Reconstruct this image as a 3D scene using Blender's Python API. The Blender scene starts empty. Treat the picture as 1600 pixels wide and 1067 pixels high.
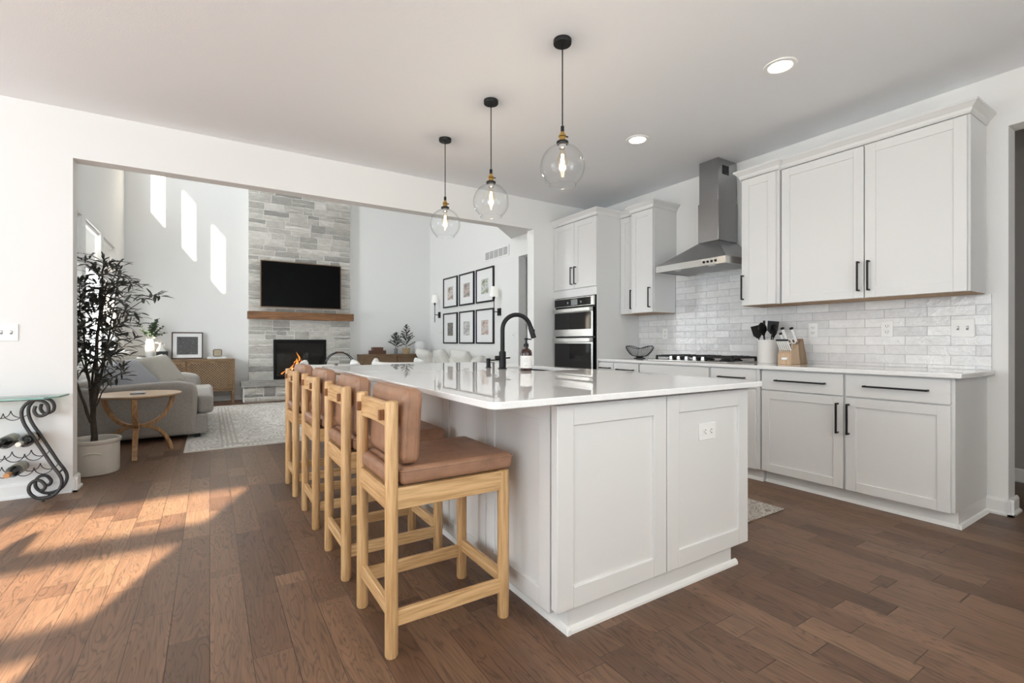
import bpy, bmesh, math, random
from mathutils import Vector, Matrix, noise as mnoise
S = bpy.context.scene
COL = S.collection
PI = math.pi
rnd = random.Random(7)

# ------------------------------------------------------------------ camera, world, sun, big lights, exposure
cam = bpy.data.cameras.new('camera')
cam_o = bpy.data.objects.new('camera', cam)
COL.objects.link(cam_o)
cam_o.location = (0, 0, 1.07)
cam_o.rotation_euler = (PI / 2, 0, -math.radians(32.42))
cam.sensor_width = 36
cam.lens = 36 * 743.13 / 1600
cam.shift_y = 1.0 / 1600
cam.clip_start = 0.02
S.camera = cam_o

world = bpy.data.worlds.new('world')
S.world = world
world.use_nodes = True
wn = world.node_tree
bg = wn.nodes['Background']
bg.inputs['Color'].default_value = (0.86, 0.93, 1.0, 1)
bg.inputs['Strength'].default_value = 1.3

sun = bpy.data.lights.new('sun', 'SUN')
sun.energy = 24.0
sun.angle = math.radians(0.9)
sun.color = (1.0, 0.83, 0.63)
sun_o = bpy.data.objects.new('sun', sun)
COL.objects.link(sun_o)
sun_o.rotation_euler = Vector((0.4, 1.0, -0.5)).to_track_quat('-Z', 'Y').to_euler()


def area(name, loc, direction, sx, sy, power, color=(1, 1, 1)):
    l = bpy.data.lights.new(name, 'AREA')
    l.shape = 'RECTANGLE'
    l.size = sx
    l.size_y = sy
    l.energy = power
    l.color = color
    o = bpy.data.objects.new(name, l)
    COL.objects.link(o)
    o.location = loc
    o.rotation_euler = Vector(direction).to_track_quat('-Z', 'Z').to_euler()
    return o


# daylight standing in the window openings
area('daylight_patio_door', (-2.9, -1.15, 1.3), (0, 1, 0), 2.4, 2.3, 64, (0.76, 0.89, 1.0))
area('daylight_back_window', (1.2, -1.15, 1.75), (0, 1, 0), 3.2, 1.4, 25, (0.86, 0.94, 1.0))
area('daylight_dining_window', (-4.85, 2.0, 1.5), (1, 0, 0), 3.4, 2.0, 112, (0.86, 0.94, 1.0))
area('daylight_living_windows', (-1.6, 7.7, 1.45), (1, 0, 0), 3.4, 1.3, 150, (0.95, 0.98, 1.0))
area('daylight_clerestory', (-1.6, 7.7, 4.4), (1, 0, -0.15), 3.4, 1.3, 190, (0.97, 0.99, 1.0))
S.view_settings.view_transform = 'Standard'
S.view_settings.look = 'None'
S.view_settings.exposure = 0.70
S.view_settings.gamma = 1.0
S.view_settings.use_curve_mapping = False
S.cycles.use_denoising = True
S.cycles.max_bounces = 10
S.cycles.diffuse_bounces = 6
S.cycles.transparent_max_bounces = 16
S.cycles.caustics_reflective = False
S.cycles.caustics_refractive = False
S.cycles.sample_clamp_indirect = 6


# ------------------------------------------------------------------ mesh helper
def wloc(o):
    v = Vector((0, 0, 0))
    while o is not None:
        v = v + o.location
        o = o.parent
    return v


class MB:
    def __init__(self):
        self.bm = bmesh.new()
        self.layer = None

    def box(self, x0, x1, y0, y1, z0, z1, m=None):
        vs = [self.bm.verts.new(p) for p in ((x0, y0, z0), (x1, y0, z0), (x1, y1, z0), (x0, y1, z0),
                                             (x0, y0, z1), (x1, y0, z1), (x1, y1, z1), (x0, y1, z1))]
        if m is not None:
            for v in vs:
                v.co = m @ v.co
        for f in ((0, 3, 2, 1), (4, 5, 6, 7), (0, 1, 5, 4), (1, 2, 6, 5), (2, 3, 7, 6), (3, 0, 4, 7)):
            self.bm.faces.new([vs[i] for i in f])
        return self

    def loft(self, rings, cap0=True, cap1=True, closed=True):
        vr = [[self.bm.verts.new(p) for p in r] for r in rings]
        n = len(vr[0])
        for a, b in zip(vr[:-1], vr[1:]):
            for i in range(n if closed else n - 1):
                j = (i + 1) % n
                try:
                    self.bm.faces.new((a[i], a[j], b[j], b[i]))
                except ValueError:
                    pass
        if cap0:
            self.bm.faces.new(list(reversed(vr[0])))
        if cap1:
            self.bm.faces.new(vr[-1])
        return self

    def tube(self, pts, r, seg=8, closed=False, cap=True):
        P = [Vector(p) for p in pts]
        n = len(P)
        R = r if isinstance(r, (list, tuple)) else [r] * n
        rings = []
        up = None
        for i in range(n):
            if closed:
                t = (P[(i + 1) % n] - P[i - 1])
            else:
                t = P[min(i + 1, n - 1)] - P[max(i - 1, 0)]
            t.normalize()
            if up is None:
                up = Vector((0, 0, 1)) if abs(t.z) < 0.9 else Vector((1, 0, 0))
            a = t.cross(up)
            if a.length < 1e-5:
                a = t.cross(Vector((0.3, 1, 0.2)))
            a.normalize()
            b = a.cross(t)
            up = b
            rings.append([P[i] + (a * math.cos(2 * PI * k / seg) + b * math.sin(2 * PI * k / seg)) * R[i]
                          for k in range(seg)])
        if closed:
            rings.append(rings[0])
            return self.loft(rings, False, False)
        return self.loft(rings, cap, cap)

    def cyl(self, p0, p1, r, seg=20, r1=None):
        return self.tube([p0, p1], [r, r if r1 is None else r1], seg)

    def lathe(self, prof, c=(0, 0, 0), seg=32, cap0=False, cap1=False, sx=1, sy=1):
        rings = [[Vector((c[0] + max(r, 1e-4) * math.cos(2 * PI * k / seg) * sx,
                          c[1] + max(r, 1e-4) * math.sin(2 * PI * k / seg) * sy, c[2] + z)) for k in range(seg)]
                 for r, z in prof]
        return self.loft(rings, cap0, cap1)

    def prism(self, poly, axis, d0, d1):
        def pt(a, b, d):
            return {'x': (d, a, b), 'y': (a, d, b), 'z': (a, b, d)}[axis]
        return self.loft([[pt(a, b, d0) for a, b in poly], [pt(a, b, d1) for a, b in poly]])

    def quad(self, a, b, c, d):
        self.bm.faces.new([self.bm.verts.new(p) for p in (a, b, c, d)])
        return self

    def puff(self, m, sx, sy, t, n=10, k=0.35, pin=0.10):
        """pillow: local x,y outline, thickness t along z"""
        g = {}
        for s in (1, -1):
            for i in range(n + 1):
                for j in range(n + 1):
                    u, v = 2 * i / n - 1, 2 * j / n - 1
                    edge = i in (0, n) or j in (0, n)
                    if s == -1 and edge:
                        g[s, i, j] = g[1, i, j]
                        continue
                    h = ((1 - u ** 4) * (1 - v ** 4)) ** k
                    ux = u * (1 - pin * (1 - v * v))
                    vy = v * (1 - pin * (1 - u * u))
                    g[s, i, j] = self.bm.verts.new(m @ Vector((ux * sx / 2, vy * sy / 2, s * h * t / 2)))
        for s in (1, -1):
            for i in range(n):
                for j in range(n):
                    q = [g[s, i, j], g[s, i + 1, j], g[s, i + 1, j + 1], g[s, i, j + 1]]
                    if s == -1:
                        q.reverse()
                    try:
                        self.bm.faces.new(q)
                    except ValueError:
                        pass
        return self

    def build(self, name, mat, parent=None, bevel=0.0, smooth=False, seg=2, ang=40, sub=0, fixn=True):
        off = wloc(parent) if parent is not None else Vector((0, 0, 0))
        if fixn:
            bmesh.ops.recalc_face_normals(self.bm, faces=self.bm.faces)
        if off.length:
            bmesh.ops.translate(self.bm, verts=self.bm.verts, vec=-off)
        me = bpy.data.meshes.new(name)
        self.bm.to_mesh(me)
        self.bm.free()
        o = bpy.data.objects.new(name, me)
        COL.objects.link(o)
        if mat is not None:
            me.materials.append(mat)
        if parent is not None:
            o.parent = parent
        if bevel:
            b = o.modifiers.new('bevel', 'BEVEL')
            b.width = bevel
            b.segments = seg
            b.limit_method = 'ANGLE'
            b.angle_limit = math.radians(40)
            b.harden_normals = False
        if sub:
            d = o.modifiers.new('sub', 'SUBSURF')
            d.levels = sub
            d.render_levels = sub
        if smooth or bevel:
            for p in me.polygons:
                p.use_smooth = True
            me.set_sharp_from_angle(angle=math.radians(ang))
        return o


def tag(o, label, cat, group=None):
    o['label'] = label
    o['category'] = cat
    if group:
        o['group'] = group
    return o


def thing(name, label, cat, loc, group=None):
    o = bpy.data.objects.new(name, None)
    o.empty_display_size = 0.05
    COL.objects.link(o)
    o.location = loc
    return tag(o, label, cat, group)


def struct(o):
    o['kind'] = 'structure'
    return o


# ------------------------------------------------------------------ materials
def new_mat(name):
    m = bpy.data.materials.new(name)
    m.use_nodes = True
    nt = m.node_tree
    return m, nt, nt.nodes['Principled BSDF'], nt.links


def N(nt, typ, **kw):
    n = nt.nodes.new(typ)
    for k, v in kw.items():
        if k in n.inputs:
            n.inputs[k].default_value = v
        else:
            setattr(n, k, v)
    return n


def simple(name, col, rough=0.5, metal=0.0, var=0.0, scale=8.0, bump=0.0, bscale=60.0, coat=0.0, stretch=None, sheen=0.0, spec=None):
    m, nt, b, L = new_mat(name)
    b.inputs['Base Color'].default_value = (*col, 1)
    b.inputs['Roughness'].default_value = rough
    b.inputs['Metallic'].default_value = metal
    if spec is not None:
        b.inputs['Specular IOR Level'].default_value = spec
    if coat:
        b.inputs['Coat Weight'].default_value = coat
        b.inputs['Coat Roughness'].default_value = 0.1
    if sheen:
        b.inputs['Sheen Weight'].default_value = sheen
    tc = N(nt, 'ShaderNodeTexCoord')
    mp = N(nt, 'ShaderNodeMapping')
    L.new(tc.outputs['Object'], mp.inputs['Vector'])
    if stretch:
        mp.inputs['Scale'].default_value = stretch
    if var:
        t = N(nt, 'ShaderNodeTexNoise', Scale=scale, Detail=5.0, Roughness=0.6)
        L.new(mp.outputs[0], t.inputs['Vector'])
        r = N(nt, 'ShaderNodeMapRange')
        r.inputs['From Min'].default_value = 0.3
        r.inputs['From Max'].default_value = 0.7
        r.inputs['To Min'].default_value = 1 - var
        r.inputs['To Max'].default_value = 1 + var * 0.6
        L.new(t.outputs['Fac'], r.inputs['Value'])
        mx = N(nt, 'ShaderNodeVectorMath', operation='MULTIPLY')
        mx.inputs[0].default_value = col
        L.new(r.outputs[0], mx.inputs[1])
        L.new(mx.outputs[0], b.inputs['Base Color'])
    if bump:
        t2 = N(nt, 'ShaderNodeTexNoise', Scale=bscale, Detail=4.0)
        L.new(mp.outputs[0], t2.inputs['Vector'])
        bp = N(nt, 'ShaderNodeBump', Strength=bump, Distance=0.005)
        L.new(t2.outputs['Fac'], bp.inputs['Height'])
        L.new(bp.outputs[0], b.inputs['Normal'])
    return m


def wood(name, c0, c1, axis='z', scale=1.0, rough=0.45, rings=True, rk=0.22):
    """grain runs along axis"""
    m, nt, b, L = new_mat(name)
    tc = N(nt, 'ShaderNodeTexCoord')
    oi = N(nt, 'ShaderNodeObjectInfo')
    ad = N(nt, 'ShaderNodeVectorMath', operation='MULTIPLY_ADD')
    ad.inputs[1].default_value = (1, 1, 1)
    L.new(tc.outputs['Object'], ad.inputs[0])
    rv = N(nt, 'ShaderNodeMath', operation='MULTIPLY')
    rv.inputs[1].default_value = 13.0
    L.new(oi.outputs['Random'], rv.inputs[0])
    L.new(rv.outputs[0], ad.inputs[2])
    mp = N(nt, 'ShaderNodeMapping')
    st = {'x': (0.07, 1, 1), 'y': (1, 0.07, 1), 'z': (1, 1, 0.07)}[axis]
    mp.inputs['Scale'].default_value = [s * scale for s in st]
    L.new(ad.outputs[0], mp.inputs['Vector'])
    n1 = N(nt, 'ShaderNodeTexNoise', Scale=9.0, Detail=2.0, Distortion=1.2)
    L.new(mp.outputs[0], n1.inputs['Vector'])
    sn = N(nt, 'ShaderNodeMath', operation='MULTIPLY')
    sn.inputs[1].default_value = 46.0
    L.new(n1.outputs['Fac'], sn.inputs[0])
    si = N(nt, 'ShaderNodeMath', operation='SINE')
    L.new(sn.outputs[0], si.inputs[0])
    n2 = N(nt, 'ShaderNodeTexNoise', Scale=120.0, Detail=3.0)
    L.new(mp.outputs[0], n2.inputs['Vector'])
    mx = N(nt, 'ShaderNodeMath', operation='MULTIPLY_ADD')
    mx.inputs[1].default_value = rk if rings else 0.08
    L.new(si.outputs[0], mx.inputs[0])
    L.new(n2.outputs['Fac'], mx.inputs[2])
    cr = N(nt, 'ShaderNodeValToRGB')
    cr.color_ramp.elements[0].position = 0.25
    cr.color_ramp.elements[0].color = (*c0, 1)
    cr.color_ramp.elements[1].position = 0.72
    cr.color_ramp.elements[1].color = (*c1, 1)
    L.new(mx.outputs[0], cr.inputs['Fac'])
    L.new(cr.outputs['Color'], b.inputs['Base Color'])
    b.inputs['Roughness'].default_value = rough
    bp = N(nt, 'ShaderNodeBump', Strength=0.08, Distance=0.002)
    L.new(mx.outputs[0], bp.inputs['Height'])
    L.new(bp.outputs[0], b.inputs['Normal'])
    return m


def thin_glass(name, tint=(1, 1, 1), rough=0.0, edge=None):
    m, nt, b, L = new_mat(name)
    nt.nodes.remove(b)
    tr = N(nt, 'ShaderNodeBsdfTransparent')
    tr.inputs['Color'].default_value = (*tint, 1)
    if edge is not None:
        lw2 = N(nt, 'ShaderNodeLayerWeight', Blend=0.5)
        pw = N(nt, 'ShaderNodeMath', operation='POWER')
        pw.inputs[1].default_value = 5.0
        L.new(lw2.outputs['Facing'], pw.inputs[0])
        mc = N(nt, 'ShaderNodeMix', data_type='RGBA')
        mc.inputs[6].default_value = (*tint, 1)
        mc.inputs[7].default_value = (*edge, 1)
        L.new(pw.outputs[0], mc.inputs[0])
        L.new(mc.outputs[2], tr.inputs['Color'])
    gl = N(nt, 'ShaderNodeBsdfGlossy', Roughness=rough)
    lw = N(nt, 'ShaderNodeLayerWeight', Blend=0.5)
    p5 = N(nt, 'ShaderNodeMath', operation='POWER')
    p5.inputs[1].default_value = 5.0
    L.new(lw.outputs['Facing'], p5.inputs[0])
    sc = N(nt, 'ShaderNodeMath', operation='MULTIPLY_ADD')
    sc.inputs[1].default_value = 0.80
    sc.inputs[2].default_value = 0.04
    L.new(p5.outputs[0], sc.inputs[0])
    mix = N(nt, 'ShaderNodeMixShader')
    L.new(sc.outputs[0], mix.inputs[0])
    L.new(tr.outputs[0], mix.inputs[1])
    L.new(gl.outputs[0], mix.inputs[2])
    L.new(mix.outputs[0], nt.nodes['Material Output'].inputs['Surface'])
    return m


def emis(name, col, strength):
    m, nt, b, L = new_mat(name)
    b.inputs['Base Color'].default_value = (*col, 1)
    b.inputs['Emission Color'].default_value = (*col, 1)
    b.inputs['Emission Strength'].default_value = strength
    return m


def mat_floor():
    m, nt, b, L = new_mat('hickory_floor')
    tc = N(nt, 'ShaderNodeTexCoord')
    sp = N(nt, 'ShaderNodeSeparateXYZ')
    L.new(tc.outputs['Object'], sp.inputs[0])

    def math_(op, a, bb=None, c=None):
        n = N(nt, 'ShaderNodeMath', operation=op)
        for i, v in enumerate((a, bb, c)):
            if v is None:
                continue
            if isinstance(v, (int, float)):
                n.inputs[i].default_value = v
            else:
                L.new(v, n.inputs[i])
        return n.outputs[0]
    px = math_('DIVIDE', sp.outputs['X'], 0.124)
    row = math_('FLOOR', px)
    wr = N(nt, 'ShaderNodeTexWhiteNoise', noise_dimensions='1D')
    L.new(row, wr.inputs['W'])
    off = math_('MULTIPLY', wr.outputs['Value'], 7.3)
    py = math_('ADD', math_('DIVIDE', sp.outputs['Y'], 0.95), off)
    colr = math_('FLOOR', py)
    # second cut in some boards gives unequal lengths
    cv = N(nt, 'ShaderNodeCombineXYZ')
    L.new(row, cv.inputs[0])
    L.new(colr, cv.inputs[1])
    wc = N(nt, 'ShaderNodeTexWhiteNoise', noise_dimensions='3D')
    L.new(cv.outputs[0], wc.inputs['Vector'])
    fy = math_('FRACT', py)
    cut = math_('MULTIPLY_ADD', wc.outputs['Value'], 0.9, 0.25)
    sub = math_('GREATER_THAN', fy, cut)
    cv2 = N(nt, 'ShaderNodeCombineXYZ')
    L.new(row, cv2.inputs[0])
    L.new(colr, cv2.inputs[1])
    L.new(sub, cv2.inputs[2])
    wid = N(nt, 'ShaderNodeTexWhiteNoise', noise_dimensions='3D')
    L.new(cv2.outputs[0], wid.inputs['Vector'])
    # gaps
    fx = math_('FRACT', px)
    gx = math_('MINIMUM', fx, math_('SUBTRACT', 1.0, fx))
    gxm = math_('MULTIPLY', gx, 0.124)
    gy = math_('MINIMUM', math_('MINIMUM', fy, math_('SUBTRACT', 1.0, fy)), math_('ABSOLUTE', math_('SUBTRACT', fy, cut)))
    gym = math_('MULTIPLY', gy, 0.95)
    gap = math_('MINIMUM', gxm, gym)
    gr = N(nt, 'ShaderNodeMapRange')
    gr.inputs['From Min'].default_value = 0.0004
    gr.inputs['From Max'].default_value = 0.0022
    L.new(gap, gr.inputs['Value'])
    # grain
    shift = N(nt, 'ShaderNodeVectorMath', operation='MULTIPLY_ADD')
    L.new(wid.outputs['Color'], shift.inputs[0])
    shift.inputs[1].default_value = (9, 31, 5)
    L.new(tc.outputs['Object'], shift.inputs[2])
    mp = N(nt, 'ShaderNodeMapping')
    mp.inputs['Scale'].default_value = (1, 0.12, 1)
    L.new(shift.outputs[0], mp.inputs['Vector'])
    n1 = N(nt, 'ShaderNodeTexNoise', Scale=9.0, Detail=2.5, Distortion=1.6)
    L.new(mp.outputs[0], n1.inputs['Vector'])
    rings = math_('SINE', math_('MULTIPLY', n1.outputs['Fac'], 95.0))
    rings2 = math_('POWER', math_('MULTIPLY_ADD', rings, 0.5, 0.5), 6.0)
    mpf = N(nt, 'ShaderNodeMapping')
    mpf.inputs['Scale'].default_value = (1, 0.05, 1)
    L.new(shift.outputs[0], mpf.inputs['Vector'])
    n2 = N(nt, 'ShaderNodeTexNoise', Scale=130.0, Detail=4.0)
    L.new(mpf.outputs[0], n2.inputs['Vector'])
    n3 = N(nt, 'ShaderNodeTexNoise', Scale=5.0, Detail=4.0)
    L.new(mp.outputs[0], n3.inputs['Vector'])
    cr = N(nt, 'ShaderNodeValToRGB')
    e = cr.color_ramp.elements
    e[0].position = 0.0
    e[0].color = (0.105, 0.056, 0.034, 1)
    e[1].position = 1.0
    e[1].color = (0.205, 0.122, 0.074, 1)
    for p, c in ((0.2, (0.130, 0.070, 0.043, 1)), (0.6, (0.155, 0.087, 0.053, 1)), (0.8, (0.180, 0.104, 0.064, 1))):
        x = e.new(p)
        x.color = c
    L.new(wid.outputs['Value'], cr.inputs['Fac'])
    k = math_('MULTIPLY_ADD', rings2, -0.46, 1.09)
    k = math_('MULTIPLY', k, math_('MULTIPLY_ADD', n2.outputs['Fac'], 0.9, 0.55))
    k = math_('MULTIPLY', k, math_('MULTIPLY_ADD', n3.outputs['Fac'], 0.9, 0.55))
    k = math_('MULTIPLY', k, math_('MULTIPLY_ADD', gr.outputs[0], 0.65, 0.35))
    mx = N(nt, 'ShaderNodeVectorMath', operation='MULTIPLY')
    L.new(cr.outputs['Color'], mx.inputs[0])
    L.new(k, mx.inputs[1])
    L.new(mx.outputs[0], b.inputs['Base Color'])
    rr = math_('MULTIPLY_ADD', n2.outputs['Fac'], 0.18, 0.33)
    L.new(rr, b.inputs['Roughness'])
    h = math_('ADD', math_('MULTIPLY', gr.outputs[0], 1.0), math_('MULTIPLY', rings2, -0.12))
    h = math_('ADD', h, math_('MULTIPLY', n3.outputs['Fac'], 0.5))
    bp = N(nt, 'ShaderNodeBump', Strength=0.35, Distance=0.003)
    L.new(h, bp.inputs['Height'])
    L.new(bp.outputs[0], b.inputs['Normal'])
    return m


def mat_tile():
    m, nt, b, L = new_mat('handmade_white_tile')
    tc = N(nt, 'ShaderNodeTexCoord')
    sp = N(nt, 'ShaderNodeSeparateXYZ')
    L.new(tc.outputs['Object'], sp.inputs[0])
    cb = N(nt, 'ShaderNodeCombineXYZ')
    L.new(sp.outputs['Y'], cb.inputs[0])
    L.new(sp.outputs['Z'], cb.inputs[1])
    br = N(nt, 'ShaderNodeTexBrick')
    br.inputs['Scale'].default_value = 1.0
    br.inputs['Brick Width'].default_value = 0.245
    br.inputs['Row Height'].default_value = 0.0655
    br.inputs['Mortar Size'].default_value = 0.0016
    br.inputs['Mortar Smooth'].default_value = 0.3
    br.inputs['Bias'].default_value = 0.0
    br.inputs['Color1'].default_value = (0.68, 0.68, 0.69, 1)
    br.inputs['Color2'].default_value = (0.86, 0.86, 0.86, 1)
    br.inputs['Mortar'].default_value = (0.52, 0.52, 0.53, 1)
    L.new(cb.outputs[0], br.inputs['Vector'])
    n0 = N(nt, 'ShaderNodeTexNoise', Scale=25.0, Detail=3.0)
    L.new(tc.outputs['Object'], n0.inputs['Vector'])
    mr = N(nt, 'ShaderNodeMapRange')
    mr.inputs['To Min'].default_value = 0.88
    mr.inputs['To Max'].default_value = 1.08
    L.new(n0.outputs['Fac'], mr.inputs['Value'])
    mx = N(nt, 'ShaderNodeVectorMath', operation='MULTIPLY')
    L.new(br.outputs['Color'], mx.inputs[0])
    L.new(mr.outputs[0], mx.inputs[1])
    L.new(mx.outputs[0], b.inputs['Base Color'])
    n1 = N(nt, 'ShaderNodeTexNoise', Scale=22.0, Detail=3.0, Distortion=0.6)
    L.new(tc.outputs['Object'], n1.inputs['Vector'])
    n2 = N(nt, 'ShaderNodeTexNoise', Scale=70.0, Detail=2.0)
    L.new(tc.outputs['Object'], n2.inputs['Vector'])
    a = N(nt, 'ShaderNodeMath', operation='MULTIPLY_ADD')
    L.new(n2.outputs['Fac'], a.inputs[0])
    a.inputs[1].default_value = 0.35
    L.new(n1.outputs['Fac'], a.inputs[2])
    a2 = N(nt, 'ShaderNodeMath', operation='MULTIPLY_ADD')
    L.new(br.outputs['Fac'], a2.inputs[0])
    a2.inputs[1].default_value = -0.7
    L.new(a.outputs[0], a2.inputs[2])
    bp = N(nt, 'ShaderNodeBump', Strength=0.8, Distance=0.005)
    L.new(a2.outputs[0], bp.inputs['Height'])
    L.new(bp.outputs[0], b.inputs['Normal'])
    b.inputs['Roughness'].default_value = 0.10
    return m


def mat_stone():
    m, nt, b, L = new_mat('ledge_stone')
    at = N(nt, 'ShaderNodeAttribute', attribute_name='tone')
    tc = N(nt, 'ShaderNodeTexCoord')
    mp = N(nt, 'ShaderNodeMapping')
    mp.inputs['Scale'].default_value = (1, 1, 3)
    L.new(tc.outputs['Object'], mp.inputs['Vector'])
    n1 = N(nt, 'ShaderNodeTexNoise', Scale=9.0, Detail=6.0, Roughness=0.65)
    L.new(mp.outputs[0], n1.inputs['Vector'])
    cr = N(nt, 'ShaderNodeValToRGB')
    e = cr.color_ramp.elements
    e[0].color = (0.36, 0.345, 0.32, 1)
    e[1].color = (0.76, 0.735, 0.685, 1)
    x = e.new(0.4)
    x.color = (0.54, 0.52, 0.48, 1)
    x = e.new(0.75)
    x.color = (0.66, 0.635, 0.58, 1)
    L.new(at.outputs['Fac'], cr.inputs['Fac'])
    mr = N(nt, 'ShaderNodeMapRange')
    mr.inputs['From Min'].default_value = 0.25
    mr.inputs['From Max'].default_value = 0.75
    mr.inputs['To Min'].default_value = 0.72
    mr.inputs['To Max'].default_value = 1.12
    L.new(n1.outputs['Fac'], mr.inputs['Value'])
    mx = N(nt, 'ShaderNodeVectorMath', operation='MULTIPLY')
    L.new(cr.outputs['Color'], mx.inputs[0])
    L.new(mr.outputs[0], mx.inputs[1])
    L.new(mx.outputs[0], b.inputs['Base Color'])
    b.inputs['Roughness'].default_value = 0.85
    n2 = N(nt, 'ShaderNodeTexNoise', Scale=22.0, Detail=6.0)
    L.new(mp.outputs[0], n2.inputs['Vector'])
    bp = N(nt, 'ShaderNodeBump', Strength=0.9, Distance=0.016)
    L.new(n2.outputs['Fac'], bp.inputs['Height'])
    L.new(bp.outputs[0], b.inputs['Normal'])
    return m


def mat_rug(name, c0, c1, period=0.35, nscale=26.0):
    m, nt, b, L = new_mat(name)
    tc = N(nt, 'ShaderNodeTexCoord')
    v = N(nt, 'ShaderNodeTexVoronoi', Scale=1 / period * 2.2)
    L.new(tc.outputs['Object'], v.inputs['Vector'])
    n = N(nt, 'ShaderNodeTexNoise', Scale=nscale, Detail=6.0, Distortion=1.5)
    L.new(tc.outputs['Object'], n.inputs['Vector'])
    w = N(nt, 'ShaderNodeMath', operation='SINE')
    k = N(nt, 'ShaderNodeMath', operation='MULTIPLY')
    k.inputs[1].default_value = 38.0
    L.new(v.outputs['Distance'], k.inputs[0])
    L.new(k.outputs[0], w.inputs[0])
    a = N(nt, 'ShaderNodeMath', operation='MULTIPLY_ADD')
    L.new(w.outputs[0], a.inputs[0])
    a.inputs[1].default_value = 0.16
    L.new(n.outputs['Fac'], a.inputs[2])
    cr = N(nt, 'ShaderNodeValToRGB')
    cr.color_ramp.elements[0].position = 0.33
    cr.color_ramp.elements[0].color = (*c0, 1)
    cr.color_ramp.elements[1].position = 0.58
    cr.color_ramp.elements[1].color = (*c1, 1)
    L.new(a.outputs[0], cr.inputs['Fac'])
    L.new(cr.outputs['Color'], b.inputs['Base Color'])
    b.inputs['Roughness'].default_value = 0.95
    bp = N(nt, 'ShaderNodeBump', Strength=0.3, Distance=0.004)
    n3 = N(nt, 'ShaderNodeTexNoise', Scale=220.0)
    L.new(tc.outputs['Object'], n3.inputs['Vector'])
    L.new(n3.outputs['Fac'], bp.inputs['Height'])
    L.new(bp.outputs[0], b.inputs['Normal'])
    return m


def mat_cane():
    m, nt, b, L = new_mat('woven_cane')
    tc = N(nt, 'ShaderNodeTexCoord')
    sp = N(nt, 'ShaderNodeSeparateXYZ')
    L.new(tc.outputs['Object'], sp.inputs[0])
    outs = []
    for s in ('X', 'Z'):
        k = N(nt, 'ShaderNodeMath', operation='MULTIPLY')
        k.inputs[1].default_value = 2 * PI / 0.042
        L.new(sp.outputs[s], k.inputs[0])
        q = N(nt, 'ShaderNodeMath', operation='SINE')
        L.new(k.outputs[0], q.inputs[0])
        outs.append(q.outputs[0])
    p = N(nt, 'ShaderNodeMath', operation='MULTIPLY')
    L.new(outs[0], p.inputs[0])
    L.new(outs[1], p.inputs[1])
    n = N(nt, 'ShaderNodeTexNoise', Scale=30.0, Detail=3.0)
    L.new(tc.outputs['Object'], n.inputs['Vector'])
    a = N(nt, 'ShaderNodeMath', operation='MULTIPLY_ADD')
    L.new(n.outputs['Fac'], a.inputs[0])
    a.inputs[1].default_value = 0.7
    L.new(p.outputs[0], a.inputs[2])
    cr = N(nt, 'ShaderNodeValToRGB')
    cr.color_ramp.elements[0].position = 0.0
    cr.color_ramp.elements[0].color = (0.07, 0.04, 0.022, 1)
    cr.color_ramp.elements[1].position = 0.55
    cr.color_ramp.elements[1].color = (0.33, 0.22, 0.125, 1)
    L.new(a.outputs[0], cr.inputs['Fac'])
    L.new(cr.outputs['Color'], b.inputs['Base Color'])
    b.inputs['Roughness'].default_value = 0.7
    bp = N(nt, 'ShaderNodeBump', Strength=0.6, Distance=0.006)
    L.new(p.outputs[0], bp.inputs['Height'])
    L.new(bp.outputs[0], b.inputs['Normal'])
    return m


def mat_photo(name, cols, scale):
    """small portrait print: blotches of foliage, clothing and skin tones"""
    m, nt, b, L = new_mat(name)
    tc = N(nt, 'ShaderNodeTexCoord')
    n = N(nt, 'ShaderNodeTexNoise', Scale=scale, Detail=3.0, Distortion=0.8)
    L.new(tc.outputs['Object'], n.inputs['Vector'])
    cr = N(nt, 'ShaderNodeValToRGB')
    e = cr.color_ramp.elements
    e[0].position = 0.30
    e[0].color = (*cols[0], 1)
    e[1].position = 0.70
    e[1].color = (*cols[-1], 1)
    for i, c in enumerate(cols[1:-1]):
        x = e.new(0.30 + 0.40 * (i + 1) / (len(cols) - 1))
        x.color = (*c, 1)
    L.new(n.outputs['Fac'], cr.inputs['Fac'])
    L.new(cr.outputs['Color'], b.inputs['Base Color'])
    b.inputs['Roughness'].default_value = 0.5
    return m


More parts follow.
